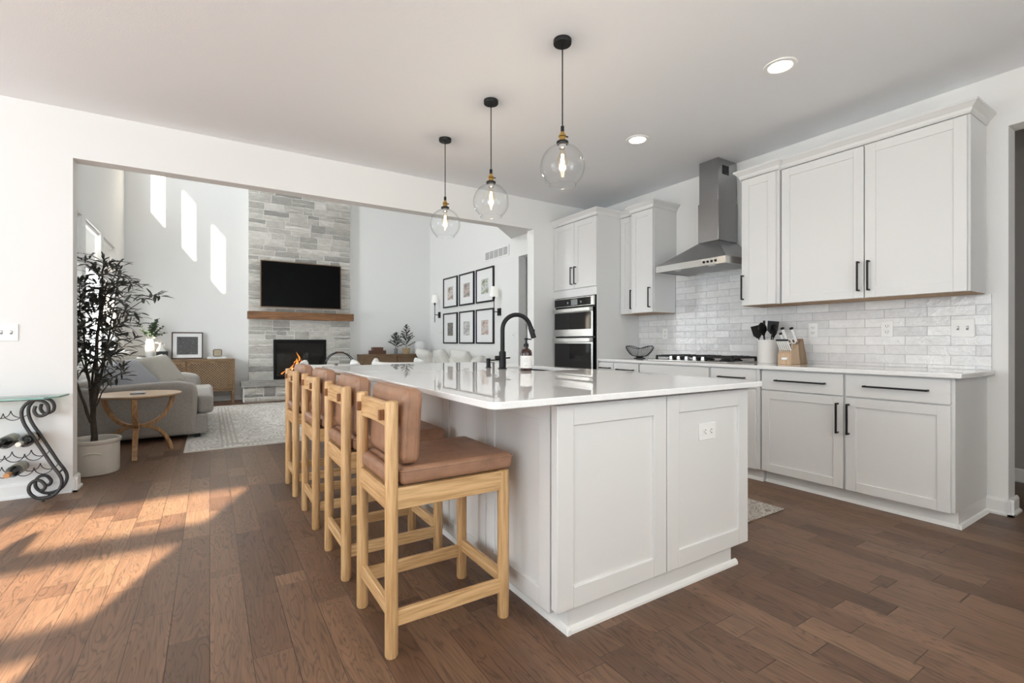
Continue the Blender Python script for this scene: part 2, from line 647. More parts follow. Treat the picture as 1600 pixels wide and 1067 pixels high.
M = dict(
    wall=simple('wall_paint', (0.84, 0.84, 0.83), 0.85, bump=0.05, bscale=180),
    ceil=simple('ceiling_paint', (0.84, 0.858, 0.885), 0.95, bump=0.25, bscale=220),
    trim=simple('trim_paint', (0.84, 0.84, 0.83), 0.4),
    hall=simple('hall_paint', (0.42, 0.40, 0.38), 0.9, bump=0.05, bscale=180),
    floor=mat_floor(),
    cab=simple('cabinet_paint', (0.745, 0.745, 0.74), 0.38),
    gap=simple('cabinet_gap_shade', (0.10, 0.10, 0.10), 0.8),  # dark colour stands in for shade in the island joint
    underside=simple('raw_cabinet_bottom', (0.42, 0.28, 0.17), 0.7, var=0.2, scale=20),
    quartz=simple('quartz', (0.88, 0.88, 0.88), 0.015, var=0.05, scale=120, spec=0.6),
    tile=mat_tile(),
    black=simple('matte_black_metal', (0.010, 0.010, 0.011), 0.42, 0.0, spec=0.3),
    iron=simple('wrought_iron', (0.045, 0.045, 0.047), 0.5, 0.3),
    grate=simple('cast_iron', (0.02, 0.02, 0.021), 0.6, bump=0.2, bscale=200),
    steel=simple('brushed_steel', (0.39, 0.39, 0.395), 0.24, 1.0, var=0.12, scale=30, stretch=(1, 1, 30)),
    steelh=simple('oven_steel', (0.64, 0.63, 0.61), 0.25, 1.0, var=0.08, scale=30, stretch=(1, 1, 30)),
    chrome=simple('chrome', (0.8, 0.8, 0.8), 0.12, 1.0),
    ovenglass=simple('oven_glass', (0.010, 0.010, 0.011), 0.04, spec=0.4),
    blackplastic=simple('black_plastic', (0.009, 0.009, 0.009), 0.4, spec=0.25),
    screen=simple('tv_screen', (0.003, 0.003, 0.003), 0.25, spec=0.08),
    display=simple('oven_display', (0.25, 0.26, 0.27), 0.2),
    bronze=simple('bronze_bezel', (0.24, 0.155, 0.10), 0.4, 0.5),
    brass=simple('aged_brass', (0.58, 0.36, 0.10), 0.28, 1.0),
    glass=thin_glass('clear_glass', (0.985, 0.99, 0.99), 0.0, (0.55, 0.57, 0.57)),
    pane=thin_glass('window_glass', (0.97, 0.98, 0.98)),
    fireglass=thin_glass('fire_glass', (0.75, 0.75, 0.75)),
    greenglass=thin_glass('table_glass', (0.84, 0.94, 0.91)),
    greenedge=simple('glass_edge', (0.25, 0.48, 0.44), 0.1),
    bulb=thin_glass('bulb_glass', (1.0, 0.95, 0.86)),
    filament=emis('filament', (1.0, 0.80, 0.52), 30),
    lampface=emis('recessed_lamp', (1.0, 0.90, 0.76), 7),
    oakz=wood('stool_oak_upright', (0.47, 0.265, 0.11), (0.69, 0.45, 0.225), 'z', rk=0.12),
    oaky=wood('stool_oak_cross', (0.47, 0.265, 0.11), (0.69, 0.45, 0.225), 'y', rk=0.14),
    oakx=wood('stool_oak_side', (0.48, 0.28, 0.12), (0.71, 0.47, 0.24), 'x', rk=0.14),
    peg=wood('stool_peg', (0.20, 0.085, 0.035), (0.30, 0.14, 0.06), 'z'),
    leather=simple('tan_leather', (0.345, 0.185, 0.112), 0.45, var=0.25, scale=14, bump=0.25, bscale=150),
    leatherd=simple('seat_webbing', (0.08, 0.045, 0.03), 0.7),
    sideoak=wood('table_oak', (0.30, 0.165, 0.075), (0.46, 0.27, 0.13), 'z'),
    tabletop=wood('table_top_oak', (0.40, 0.27, 0.16), (0.52, 0.37, 0.24), 'x', rings=False),
    console=wood('console_oak', (0.17, 0.10, 0.05), (0.27, 0.165, 0.085), 'x'),
    consoled=wood('console_walnut', (0.13, 0.075, 0.038), (0.23, 0.14, 0.075), 'x'),
    cane=mat_cane(),
    mantel=wood('mantel_beam', (0.12, 0.05, 0.018), (0.29, 0.135, 0.052), 'x', 0.8),
    stone=mat_stone(),
    mortar=simple('mortar', (0.80, 0.79, 0.76), 0.95, var=0.1, bump=0.3),
    soot=simple('firebox_steel', (0.006, 0.006, 0.006), 0.6, spec=0.2),
    log=simple('charred_log', (0.05, 0.03, 0.02), 0.9, var=0.5, scale=30, bump=0.5),
    flame=emis('flame', (1.0, 0.30, 0.05), 1.6),
    flameh=emis('flame_core', (1.0, 0.66, 0.30), 5.0),
    sofa=simple('sofa_linen', (0.36, 0.335, 0.305), 0.95, var=0.16, scale=90, bump=0.4, bscale=320, sheen=0.2),
    cream=simple('cream_linen', (0.72, 0.70, 0.66), 0.95, var=0.1, scale=90, bump=0.3, bscale=320, sheen=0.2),
    pillowg=simple('grey_pillow', (0.34, 0.345, 0.37), 0.95, var=0.14, scale=120, bump=0.3, bscale=320),
    pillowb=simple('beige_pillow', (0.48, 0.46, 0.41), 0.95, var=0.14, scale=120, bump=0.3, bscale=320),
    boucle=simple('white_boucle', (0.80, 0.79, 0.77), 0.95, bump=0.6, bscale=160),
    pot=simple('stoneware_crock', (0.62, 0.59, 0.53), 0.3, var=0.06, scale=10),
    bark=simple('olive_bark', (0.055, 0.043, 0.034), 0.9, var=0.4, scale=40, bump=0.6, bscale=60),
    leaf=simple('olive_leaf', (0.066, 0.070, 0.060), 0.45, var=0.5, scale=12),
    soil=simple('potting_soil', (0.05, 0.035, 0.025), 1.0, bump=0.8, bscale=60),
    green=simple('vase_leaf', (0.045, 0.085, 0.03), 0.55, var=0.5, scale=14),
    fir=simple('fir_needles', (0.040, 0.052, 0.042), 0.7, var=0.4, scale=20),
    ceramic=simple('white_ceramic', (0.82, 0.81, 0.79), 0.25),
    ceramicm=simple('matte_white_ceramic', (0.76, 0.76, 0.75), 0.7),
    plasticw=simple('white_plastic', (0.86, 0.86, 0.85), 0.35),
    slot=simple('outlet_slot', (0.05, 0.05, 0.05), 0.6),
    paper=simple('white_mat_board', (0.85, 0.85, 0.85), 0.9),
    walnutf=simple('walnut_frame', (0.085, 0.045, 0.028), 0.5, var=0.2),
    artink=mat_photo('stippled_ink', [(0.03, 0.03, 0.03), (0.10, 0.10, 0.10), (0.06, 0.06, 0.06), (0.18, 0.18, 0.175)], 42),
    boxwood=simple('dark_brown_box', (0.115, 0.048, 0.028), 0.55, var=0.15),
    darkbox=simple('charcoal_box', (0.02, 0.022, 0.021), 0.5),
    tan=simple('tan_fabric', (0.42, 0.36, 0.26), 0.9, var=0.15, scale=60),
    wicker=simple('wicker', (0.50, 0.38, 0.22), 0.85, var=0.4, scale=60, bump=0.6, bscale=90),
    grey=simple('grey_metal_pot', (0.22, 0.23, 0.25), 0.5),
    rug=mat_rug('ivory_rug', (0.42, 0.39, 0.36), (0.70, 0.68, 0.64), 0.5, 12.0),
    rugline=simple('rug_line', (0.46, 0.43, 0.39), 0.95),
    rugedge=simple('rug_binding', (0.62, 0.59, 0.54), 0.95, bump=0.3, bscale=250),
    runner=mat_rug('runner_rug', (0.24, 0.21, 0.19), (0.52, 0.48, 0.44), 0.2),
    amber=simple('amber_bottle', (0.035, 0.010, 0.006), 0.12, spec=0.6),
    label_=simple('bottle_label', (0.78, 0.77, 0.75), 0.7, var=0.04, scale=70),
    ink=simple('print_grey', (0.42, 0.42, 0.42), 0.8),
    beech=wood('knife_block_wood', (0.47, 0.32, 0.20), (0.60, 0.44, 0.30), 'z', rings=False),
    beechd=wood('knife_block_side', (0.20, 0.13, 0.075), (0.30, 0.20, 0.12), 'z'),
    winebottle=simple('wine_glass_dark', (0.008, 0.010, 0.008), 0.08, spec=0.7),
    winelabel=simple('wine_label', (0.45, 0.44, 0.36), 0.7, var=0.2, scale=40),
    cork=simple('orange_cap', (0.55, 0.27, 0.10), 0.5),
    foil=simple('silver_foil', (0.55, 0.53, 0.50), 0.4, 0.4),
    shade=emis('lamp_shade_linen', (0.90, 0.89, 0.86), 0.12),
    ventgrey=simple('vent_slot', (0.30, 0.30, 0.30), 0.7),
    blind=simple('blind_slat', (0.80, 0.80, 0.79), 0.5),
    chair=wood('chair_oak', (0.36, 0.19, 0.075), (0.52, 0.31, 0.14), 'z'),
    hoodfilter=simple('hood_filter', (0.30, 0.30, 0.30), 0.4, 0.9, bump=0.6, bscale=120, stretch=(1, 20, 1)),
)


# ------------------------------------------------------------------ room shell
def slab_with_holes(axis, c0, c1, ur, vr, holes):
    """wall slab between c0,c1 on axis; (u,v)=(other horizontal,z)"""
    us = sorted({ur[0], ur[1], *[h[0] for h in holes], *[h[1] for h in holes]})
    vs = sorted({vr[0], vr[1], *[h[2] for h in holes], *[h[3] for h in holes]})
    us = [u for u in us if ur[0] <= u <= ur[1]]
    vs = [v for v in vs if vr[0] <= v <= vr[1]]
    mb = MB()
    for ua, ub in zip(us[:-1], us[1:]):
        run = None
        for va, vb in zip(vs[:-1], vs[1:]):
            cu, cv = (ua + ub) / 2, (va + vb) / 2
            solid = not any(h[0] < cu < h[1] and h[2] < cv < h[3] for h in holes)
            if solid:
                if run is None:
                    run = va
            if (not solid) and run is not None:
                _bx(mb, axis, c0, c1, ua, ub, run, va)
                run = None
        if run is not None:
            _bx(mb, axis, c0, c1, ua, ub, run, vs[-1])
    bmesh.ops.remove_doubles(mb.bm, verts=mb.bm.verts, dist=1e-5)
    return mb


def _bx(mb, axis, c0, c1, ua, ub, va, vb):
    if axis == 'y':
        mb.box(ua, ub, c0, c1, va, vb)
    else:
        mb.box(c0, c1, ua, ub, va, vb)


struct(MB().box(-5.2, 7.0, -1.0, 10.6, -0.12, 0.0).build('floor', M['floor']))
YW = 4.57      # wall with the wide opening
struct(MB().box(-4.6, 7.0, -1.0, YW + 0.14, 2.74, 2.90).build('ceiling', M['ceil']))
# opening wall: X -4.6..4.3 with hole X -0.83..3.205, Z 0..2.392
struct(slab_with_holes('y', YW, YW + 0.13, (-4.6, 4.28), (0, 2.74), [(-0.83, 3.205, -1, 2.392)]).build('wall_middle', M['wall']))
# range wall with hall opening towards the camera
struct(slab_with_holes('x', 4.158, 4.30, (-0.8, YW), (0, 2.74), [(-0.45, 0.835, -1, 2.405)]).build('wall_right', M['wall']))
# hall beyond
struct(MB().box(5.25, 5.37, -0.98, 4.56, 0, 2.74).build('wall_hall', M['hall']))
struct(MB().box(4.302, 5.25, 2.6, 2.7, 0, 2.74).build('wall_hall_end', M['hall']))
# back wall behind the camera with patio door and wide window
PD = (-4.2, -1.69, 0.0, 2.5)
struct(slab_with_holes('y', -0.98, -0.80, (-4.6, 5.25), (0, 2.74), [PD, (-0.4, 2.8, 1.05, 2.45)]).build('wall_back', M['wall']))
struct(slab_with_holes('x', -4.6, -4.45, (-0.80, YW), (0, 2.74), [(0.4, 3.6, 0.5, 2.4)]).build('wall_left', M['wall']))

# living room
YF = 10.2
XL, XR = -1.21, 4.256
wins = [(8.37, 9.30), (7.28, 8.19), (6.18, 7.08)]
lw = []
for a, b_ in wins:
    lw += [(a, b_, 0.80, 1.93), (a, b_, 2.09, 2.50), (a, b_, 3.75, 5.0)]
struct(slab_with_holes('x', XL - 0.18, XL, (YW + 0.13, YF), (0, 5.4), lw).build('wall_living_left', M['wall']))
struct(MB().box(XL - 0.18, XR + 0.14, YF, YF + 0.15, 0, 5.4).build('wall_fireplace', M['wall']))
struct(slab_with_holes('x', XR, XR + 0.14, (YW + 0.13, YF), (0, 5.4), [(5.55, 6.50, -1, 2.47)]).build('wall_living_right', M['wall']))
struct(MB().box(XL - 0.18, XR + 0.14, YW + 0.004, YW + 0.13, 2.902, 5.4).build('wall_above_opening', M['wall']))
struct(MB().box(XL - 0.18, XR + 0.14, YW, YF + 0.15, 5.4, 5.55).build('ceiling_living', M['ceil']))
struct(MB().box(5.3, 5.4, 5.0, 7.2, 0, 2.6).box(4.396, 5.3, 5.0, 5.1, 0, 2.6).box(4.396, 5.3, 7.1, 7.2, 0, 2.6).build('wall_passage', M['wall']))
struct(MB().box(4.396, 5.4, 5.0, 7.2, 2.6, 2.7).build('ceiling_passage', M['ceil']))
# loft soffit with clipped corner
struct(MB().prism([(4.256, 6.73), (3.595, 6.10), (2.3, 4.70), (4.256, 4.70)], 'z', 2.80, 3.05).build('ceiling_loft', M['wall']))
# wall lining of the corner beside the tower

# baseboards with shoe moulding
BP = [(0, 0), (0.028, 0), (0.028, 0.012), (0.015, 0.022), (0.015, 0.085), (0.006, 0.10), (0, 0.10)]


def base_run(name, axis, c, sgn, a, b):
    """profile grows from plane c along sgn; runs a..b on the other axis"""
    mb = MB()
    if axis == 'y':      # plane Y=c, runs in X
        mb.prism([(c + sgn * p, z) for p, z in BP], 'x', a, b)
    else:                # plane X=c, runs in Y
        mb.prism([(c + sgn * p, z) for p, z in BP], 'y', a, b)
    return struct(mb.build(name, M['trim']))


base_run('baseboard_middle', 'y', YW, -1, -4.44, -0.802)
base_run('baseboard_jamb', 'x', -0.83, 1, YW - 0.028, YW + 0.158)
base_run('baseboard_fireplace', 'y', YF, -1, XL, 0.60)
base_run('baseboard_fireplace_right', 'y', YF, -1, 2.46, XR)
base_run('baseboard_right', 'x', 4.158, -1, 0.807, 0.93)
base_run('baseboard_right_end', 'y', 0.835, -1, 4.130, 4.328)
base_run('baseboard_hall', 'x', 5.25, -1, -0.7, 2.6)
base_run('baseboard_living_right', 'x', XR, -1, 6.53, YF)
base_run('baseboard_living_left', 'x', XL, 1, 4.72, YF)

# living room windows: casing reveal, sash frame, pane, blinds
wi = 0
for (a, b_) in wins:
    for (z0, z1, kind) in ((0.80, 1.93, 'low'), (2.09, 2.50, 'transom'), (3.75, 5.0, 'high')):
        wi += 1
        x = XL - 0.15
        fr = MB()
        t = 0.035
        for (y0, y1, q0, q1) in ((a, a + t, z0, z1), (b_ - t, b_, z0, z1), (a + t, b_ - t, z0, z0 + t), (a + t, b_ - t, z1 - t, z1)):
            fr.box(x - 0.02, x + 0.03, y0, y1, q0, q1)
        w = struct(fr.build('window_%d' % wi, M['plasticw']))
        MB().box(x - 0.003, x + 0.003, a + t, b_ - t, z0 + t, z1 - t).build('window_pane', M['pane'], w)
        if kind == 'transom':
            sl = MB()
            nsl = 12
            for i in range(nsl):
                z = z0 + 0.03 + (z1 - z0 - 0.07) * i / (nsl - 1)
                m = Matrix.Translation((x + 0.085, 0, z)) @ Matrix.Rotation(math.radians(-62), 4, 'Y')
                sl.box(-0.025, 0.025, a + 0.01, b_ - 0.01, -0.0015, 0.0015, m)
            sl.build('blind_slats', M['blind'], w)
            MB().box(x + 0.05, x + 0.12, a + 0.008, b_ - 0.008, z1 - 0.04, z1 - 0.004).build('blind_headrail', M['blind'], w)

# patio door (behind the camera) : bars cast the bands on the floor
d = MB()
yb0, yb1 = -0.90, -0.85
d.box(PD[0], PD[1], yb0, yb1, 1.985, 2.115)
d.box(PD[0], PD[1], yb0, yb1, 1.555, 1.645)
d.box(PD[0], PD[1], yb0, yb1, 0.0, 0.12)
for x0, x1 in ((PD[0], PD[0] + 0.06), (-2.99, -2.89)):
    d.box(x0, x1, yb0, yb1, 0.12, 2.5)
door1 = struct(d.build('door_1', M['plasticw']))
MB().box(PD[0], PD[1], -0.877, -0.873, 0.12, 2.5).build('door_pane', M['pane'], door1)
w = struct(MB().box(-0.4, 2.8, -0.90, -0.86, 1.05, 1.10).box(-0.4, 2.8, -0.90, -0.86, 2.40, 2.45)
           .box(-0.4, -0.34, -0.90, -0.86, 1.10, 2.40).box(2.74, 2.8, -0.90, -0.86, 1.10, 2.40)
           .box(0.64, 0.72, -0.90, -0.86, 1.10, 2.40).box(1.68, 1.76, -0.90, -0.86, 1.10, 2.40).build('window_10', M['plasticw']))
MB().box(-0.34, 2.74, -0.883, -0.878, 1.10, 2.40).build('window_pane', M['pane'], w)
w = struct(MB().box(-4.55, -4.51, 0.4, 3.6, 0.5, 0.56).box(-4.55, -4.51, 0.4, 3.6, 2.34, 2.4)
           .box(-4.55, -4.51, 0.4, 0.46, 0.56, 2.34).box(-4.55, -4.51, 3.54, 3.6, 0.56, 2.34)
           .box(-4.55, -4.51, 1.96, 2.04, 0.56, 2.34).build('window_11', M['plasticw']))
MB().box(-4.532, -4.528, 0.46, 3.54, 0.56, 2.34).build('window_pane', M['pane'], w)

# ground outside so the windows look onto something
struct(MB().box(-14, 8, -14, -1.02, -0.35, -0.2).build('ground', simple('patio_paving', (0.5, 0.49, 0.47), 0.9)))

struct(MB().box(-1.60, 3.4, -4.2, -1.0, 2.62, 2.74).build('sun_shield_back', M['trim']))  # slab added out of view to keep sun off the back window

struct(MB().box(-4.6, -1.395, 4.45, 4.70, 2.902, 3.58).build('sun_shield_living', M['wall']))  # unseen box added to stop some sun reaching the living room windows
# tile backsplash (structure)
bs = MB()
bs.box(4.146, 4.157, 0.908, 3.818, 0.894, 1.372)
bs.box(4.146, 4.157, 2.362, 3.308, 1.372, 1.80)
bmesh.ops.remove_doubles(bs.bm, verts=bs.bm.verts, dist=1e-5)
struct(bs.build('trim_1', M['tile']))


# ------------------------------------------------------------------ cabinetry
def shaker_x(mb, x, y0, y1, z0, z1, rail=0.062, t=0.02, rec=0.008):
    """door facing -X with its face at x"""
    mb.box(x, x + t, y0, y0 + rail, z0, z1)
    mb.box(x, x + t, y1 - rail, y1, z0, z1)
    mb.box(x, x + t, y0 + rail, y1 - rail, z0, z0 + rail)
    mb.box(x, x + t, y0 + rail, y1 - rail, z1 - rail, z1)
    mb.box(x + rec, x + t, y0 + rail - 0.002, y1 - rail + 0.002, z0 + rail - 0.002, z1 - rail + 0.002)
    return mb


def shaker_y(mb, y, x0, x1, z0, z1, rail=0.07, t=0.02, rec=0.009):
    mb.box(x0, x0 + rail, y, y + t, z0, z1)
    mb.box(x1 - rail, x1, y, y + t, z0, z1)
    mb.box(x0 + rail, x1 - rail, y, y + t, z0, z0 + rail)
    mb.box(x0 + rail, x1 - rail, y, y + t, z1 - rail, z1)
    mb.box(x0 + rail - 0.002, x1 - rail + 0.002, y + rec, y + t, z0 + rail - 0.002, z1 - rail + 0.002)
    return mb


def pull(parent, x, y0, y1, z0, z1):
    """bar pull on a face at x (facing -X); vertical when y0==y1"""
    mb = MB()
    s = 0.0055
    xb = x - 0.032
    if abs(y1 - y0) < 1e-6:
        mb.box(xb - s, xb + s, y0 - s, y0 + s, z0, z1)
        for z in (z0 + s, z1 - s):
            mb.box(xb + s, x, y0 - s, y0 + s, z - s, z + s)
    else:
        mb.box(xb - s, xb + s, y0, y1, z0 - s, z0 + s)
        for y in (y0 + s, y1 - s):
            mb.box(xb + s, x, y - s, y + s, z0 - s, z0 + s)
    return mb.build('handle', M['black'], parent, bevel=0.0015)


def crown(parent, xf, xw, y0, y1, z0, left=True, right=True):
    """stepped crown round a wall cabinet top; right = towards the camera (low y)"""
    prof = [(0.004, z0), (0.012, z0 + 0.012), (0.016, z0 + 0.028), (0.040, z0 + 0.052), (0.046, z0 + 0.056), (0.046, z0 + 0.070)]
    rings = []
    for o, z in prof:
        a = y0 - (o if right else 0)
        b = y1 + (o if left else 0)
        rings.append([(xf - o, a, z), (xw, a, z), (xw, b, z), (xf - o, b, z)])
    return MB().loft(rings).build('crown', M['cab'], parent)


XB = 4.143   # back of wall cabinets (in front of the tile face)


def wall_cab(label, xf, y0, y1, doors, handles, z0=1.374, z1=2.44, cl=True, cr=True, xb=4.157):
    t = thing('wall_cabinet', label, 'kitchen cabinet', (xf + 0.17, (y0 + y1) / 2, z0), 'white wall cabinets')
    b = MB().box(xf + 0.021, XB, y0, y1, z0 + 0.004, z1)
    b.box(XB, xb, y0, y1, 1.80, z1)
    b.build('body', M['cab'], t, bevel=0.0015)
    MB().box(xf + 0.03, XB - 0.004, y0 + 0.006, y1 - 0.006, z0, z0 + 0.004).build('underside', M['underside'], t)
    for (a, c), h in zip(doors, handles):
        d = shaker_x(MB(), xf, a, c, z0 + 0.004, z1 - 0.006).build('door', M['cab'], t, bevel=0.0015)
        pull(d, xf, h, h, 1.425, 1.632)
    crown(t, xf, 4.157, y0, y1, z1, cl, cr)
    return t


wall_cab('widest white wall cabinet with two doors, at the right end of the range wall', 3.83, 0.933, 2.045,
         [(0.945, 1.471), (1.479, 2.040)], [1.445, 1.506], cl=False)
wall_cab('narrow single-door white wall cabinet just right of the steel hood', 3.80, 2.052, 2.362, [(2.072, 2.357)], [2.340], cr=True)
wall_cab('narrow white wall cabinet just left of the steel hood with exposed side panel', 3.795, 3.308, 3.606, [(3.313, 3.602)], [3.345], cl=True)
wall_cab('white wall cabinet squeezed between the oven tower and another wall cabinet', 3.85, 3.613, 3.818, [(3.618, 3.814)], [3.640], cl=False, cr=False)

# base cabinets
ZC = 0.865   # top of the cabinet boxes
def base_cab(label, xf, y0, y1, drawers, doors, end_right=False):
    t = thing('base_cabinet', label, 'kitchen cabinet', ((xf + 4.15) / 2, (y0 + y1) / 2, 0), 'white base cabinets')
    MB().box(xf + 0.021, 4.157, y0, y1, 0.095, ZC).build('body', M['cab'], t, bevel=0.0015)
    tk = MB().box(xf + 0.075, 4.157, y0, y1, 0.0, 0.095)
    tk.prism([(xf + 0.057, 0), (xf + 0.075, 0), (xf + 0.075, 0.022), (xf + 0.066, 0.018)], 'y', y0 - (0.018 if end_right else 0), y1)
    if end_right:
        tk.prism([(y0 - 0.018, 0), (y0, 0), (y0, 0.022), (y0 - 0.009, 0.018)], 'x', xf + 0.057, 4.128)
    tk.build('toe_kick', M['trim'], t)
    for (a, c, z0, z1, h) in drawers:
        d = MB().box(xf, xf + 0.02, a, c, z0, z1).build('drawer', M['cab'], t, bevel=0.002)
        if h:
            pull(d, xf, h[0], h[1], h[2], h[2])
    for (a, c, z0, z1, h) in doors:
        d = shaker_x(MB(), xf, a, c, z0, z1, 0.06).build('door', M['cab'], t, bevel=0.0015)
        if h:
            pull(d, xf, h, h, 0.462, 0.665)
    return t


base_cab('double white base cabinet at the right end, two drawers over two doors', 3.55, 0.930, 2.045,
         [(0.945, 1.474, 0.713, 0.856, (1.039, 1.367, 0.787)), (1.489, 2.041, 0.713, 0.856, (1.592, 1.931, 0.787))],
         [(0.945, 1.474, 0.095, 0.705, 1.454), (1.489, 2.041, 0.095, 0.705, 1.518)], True)
base_cab('white base cabinet with one drawer pull right of the cooktop, part hidden by the island', 3.525, 2.052, 2.470,
         [(2.075, 2.460, 0.713, 0.856, (2.153, 2.379, 0.791))], [(2.075, 2.460, 0.095, 0.705, 2.44)])
base_cab('white base cabinet with plain false drawer front under the cooktop', 3.525, 2.476, 3.236,
         [(2.482, 3.236, 0.713, 0.856, None)], [(2.482, 2.856, 0.095, 0.705, 2.83), (2.862, 3.236, 0.095, 0.705, 2.89)])
base_cab('white base cabinet with short drawer pull just left of the cooktop', 3.525, 3.250, 3.590,
         [(3.256, 3.586, 0.713, 0.856, (3.307, 3.533, 0.793))], [(3.256, 3.586, 0.095, 0.705, 3.29)])
base_cab('slim white base cabinet tucked against the oven tower', 3.525, 3.594, 3.814,
         [(3.598, 3.812, 0.713, 0.856, (3.63, 3.78, 0.800))], [(3.598, 3.812, 0.095, 0.705, 3.63)])
tag(MB().box(3.515, 4.1455, 0.889, 3.816, 0.866, 0.893).build('countertop', M['quartz'], bevel=0.004),
    'long white quartz countertop along the tiled range wall', 'countertop')

# oven tower
XT = 3.50
t = thing('oven_tower_cabinet', 'tall white oven tower cabinet in the corner beside the opening', 'kitchen cabinet', (3.83, 4.19, 0))
b = MB()
b.box(XT + 0.021, 4.157, 3.820, 3.842, 0.0, 2.44)          # near side panel
b.box(XT + 0.021, 4.157, 4.545, 4.568, 0.0, 2.44)
b.box(XT + 0.021, 4.157, 3.842, 4.545, 1.600, 2.44)
b.box(XT + 0.021, 4.157, 3.842, 4.545, 0.10, 0.48)
b.box(4.10, 4.157, 3.842, 4.545, 0.48, 1.60)
b.build('body', M['cab'], t, bevel=0.001)
MB().box(XT + 0.004, XT + 0.021, 3.822, 4.568, 1.585, 1.672).build('face_rail', M['cab'], t)
MB().box(XT + 0.06, XT + 0.10, 3.842, 4.545, 0.0, 0.10).build('toe_kick', M['trim'], t)
for (a, c, h) in ((3.824, 4.190, 4.212), (4.196, 4.562, 4.252)):
    hh = a + 0.335 if a < 4 else a + 0.028
    dd = shaker_x(MB(), XT, a, c, 1.680, 2.434).build('door', M['cab'], t, bevel=0.0015)
    pull(dd, XT, hh, hh, 1.725, 1.925)
dw = MB().box(XT, XT + 0.02, 3.824, 4.562, 0.11, 0.47).build('drawer', M['cab'], t, bevel=0.002)
pull(dw, XT, 4.05, 4.34, 0.40, 0.40)
crown(t, XT, 4.157, 3.82, 4.568, 2.44, left=False, right=True)

# double wall oven
t = thing('wall_oven', 'stainless double wall oven with black glass doors built into the tower', 'oven', (3.8, 4.19, 0.48))
ya, yc = 3.848, 4.540
MB().box(3.505, 4.09, ya, yc, 0.485, 1.595).build('housing', M['blackplastic'], t)
MB().box(3.485, 3.505, ya, yc, 1.475, 1.575).build('control_panel', M['steelh'], t, bevel=0.002)
MB().box(3.482, 3.4848, ya + 0.05, yc - 0.012, 1.482, 1.566).build('control_glass', M['ovenglass'], t)
MB().box(3.480, 3.4818, ya + 0.265, ya + 0.375, 1.490, 1.553).build('display', M['display'], t)
for y in (ya + 0.205, ya + 0.435):
    MB().cyl((3.4795, y, 1.520), (3.482, y, 1.520), 0.012, 16).build('touch_button', M['grey'], t)
for (z0, z1, gz0, gz1) in ((1.135, 1.455, 1.215, 1.405), (0.500, 1.118, 0.58, 1.055)):
    dd = MB().box(3.478, 3.503, ya, yc, z0, z1).build('oven_door', M['steelh'], t, bevel=0.003)
    MB().box(3.475, 3.4775, ya + 0.035, yc - 0.02, gz0, gz1).build('door_glass', M['ovenglass'], dd)
    hm = MB().box(3.436, 3.454, ya + 0.02, yc - 0.03, z1 - 0.045, z1 - 0.004)
    hm.box(3.454, 3.478, ya + 0.03, ya + 0.055, z1 - 0.036, z1 - 0.012).box(3.454, 3.478, yc - 0.065, yc - 0.04, z1 - 0.036, z1 - 0.012)
    hm.build('handle', M['steelh'], dd, bevel=0.004)
    MB().box(3.476, 3.504, ya - 0.0, ya + 0.004, z0, z1).build('edge_trim', M['blackplastic'], dd)

# range hood
t = thing('range_hood', 'stainless steel chimney range hood on the tiled wall', 'range hood', (3.95, 2.79, 1.74))
hy0, hy1 = 2.411, 3.152
hb = MB()
hb.loft([[(3.66, hy0, 1.800), (4.145, hy0, 1.800), (4.145, hy1, 1.800), (3.66, hy1, 1.800)],
         [(3.86, 2.618, 1.992), (4.145, 2.618, 1.992), (4.145, 2.818, 1.992), (3.86, 2.818, 1.992)]])
hb.build('canopy', M['steel'], t, bevel=0.002)
lip = MB()
lip.box(3.66, 3.672, hy0, hy1, 1.742, 1.800).box(4.133, 4.145, hy0, hy1, 1.742, 1.800)
lip.box(3.672, 4.133, hy0, hy0 + 0.012, 1.742, 1.800).box(3.672, 4.133, hy1 - 0.012, hy1, 1.742, 1.800)
lip.build('lip', M['steelh'], t)
MB().box(3.672, 4.133, hy0 + 0.012, hy1 - 0.012, 1.752, 1.760).build('filter', M['hoodfilter'], t)
for y in (2.60, 2.96):
    MB().cyl((3.74, y, 1.746), (3.74, y, 1.752), 0.03, 20).build('hood_lamp', M['plasticw'], t)
MB().box(3.855, 4.145, 2.613, 2.823, 1.992, 2.350).build('lower_flue', M['steel'], t, bevel=0.002)
MB().box(3.862, 4.145, 2.620, 2.816, 2.350, 2.737).build('upper_flue', M['steel'], t, bevel=0.002)
vt = MB()
for i in range(6):
    z = 2.600 + i * 0.014
    vt.box(3.925, 4.02, 2.6165, 2.6195, z, z + 0.010)
vt.build('flue_vent', M['grate'], t)
for i in range(4):
    y = 2.508 + 0.038 * i
    MB().cyl((3.656, y, 1.771), (3.6598, y, 1.771), 0.011, 14).build('push_button', M['blackplastic'], t, smooth=True)

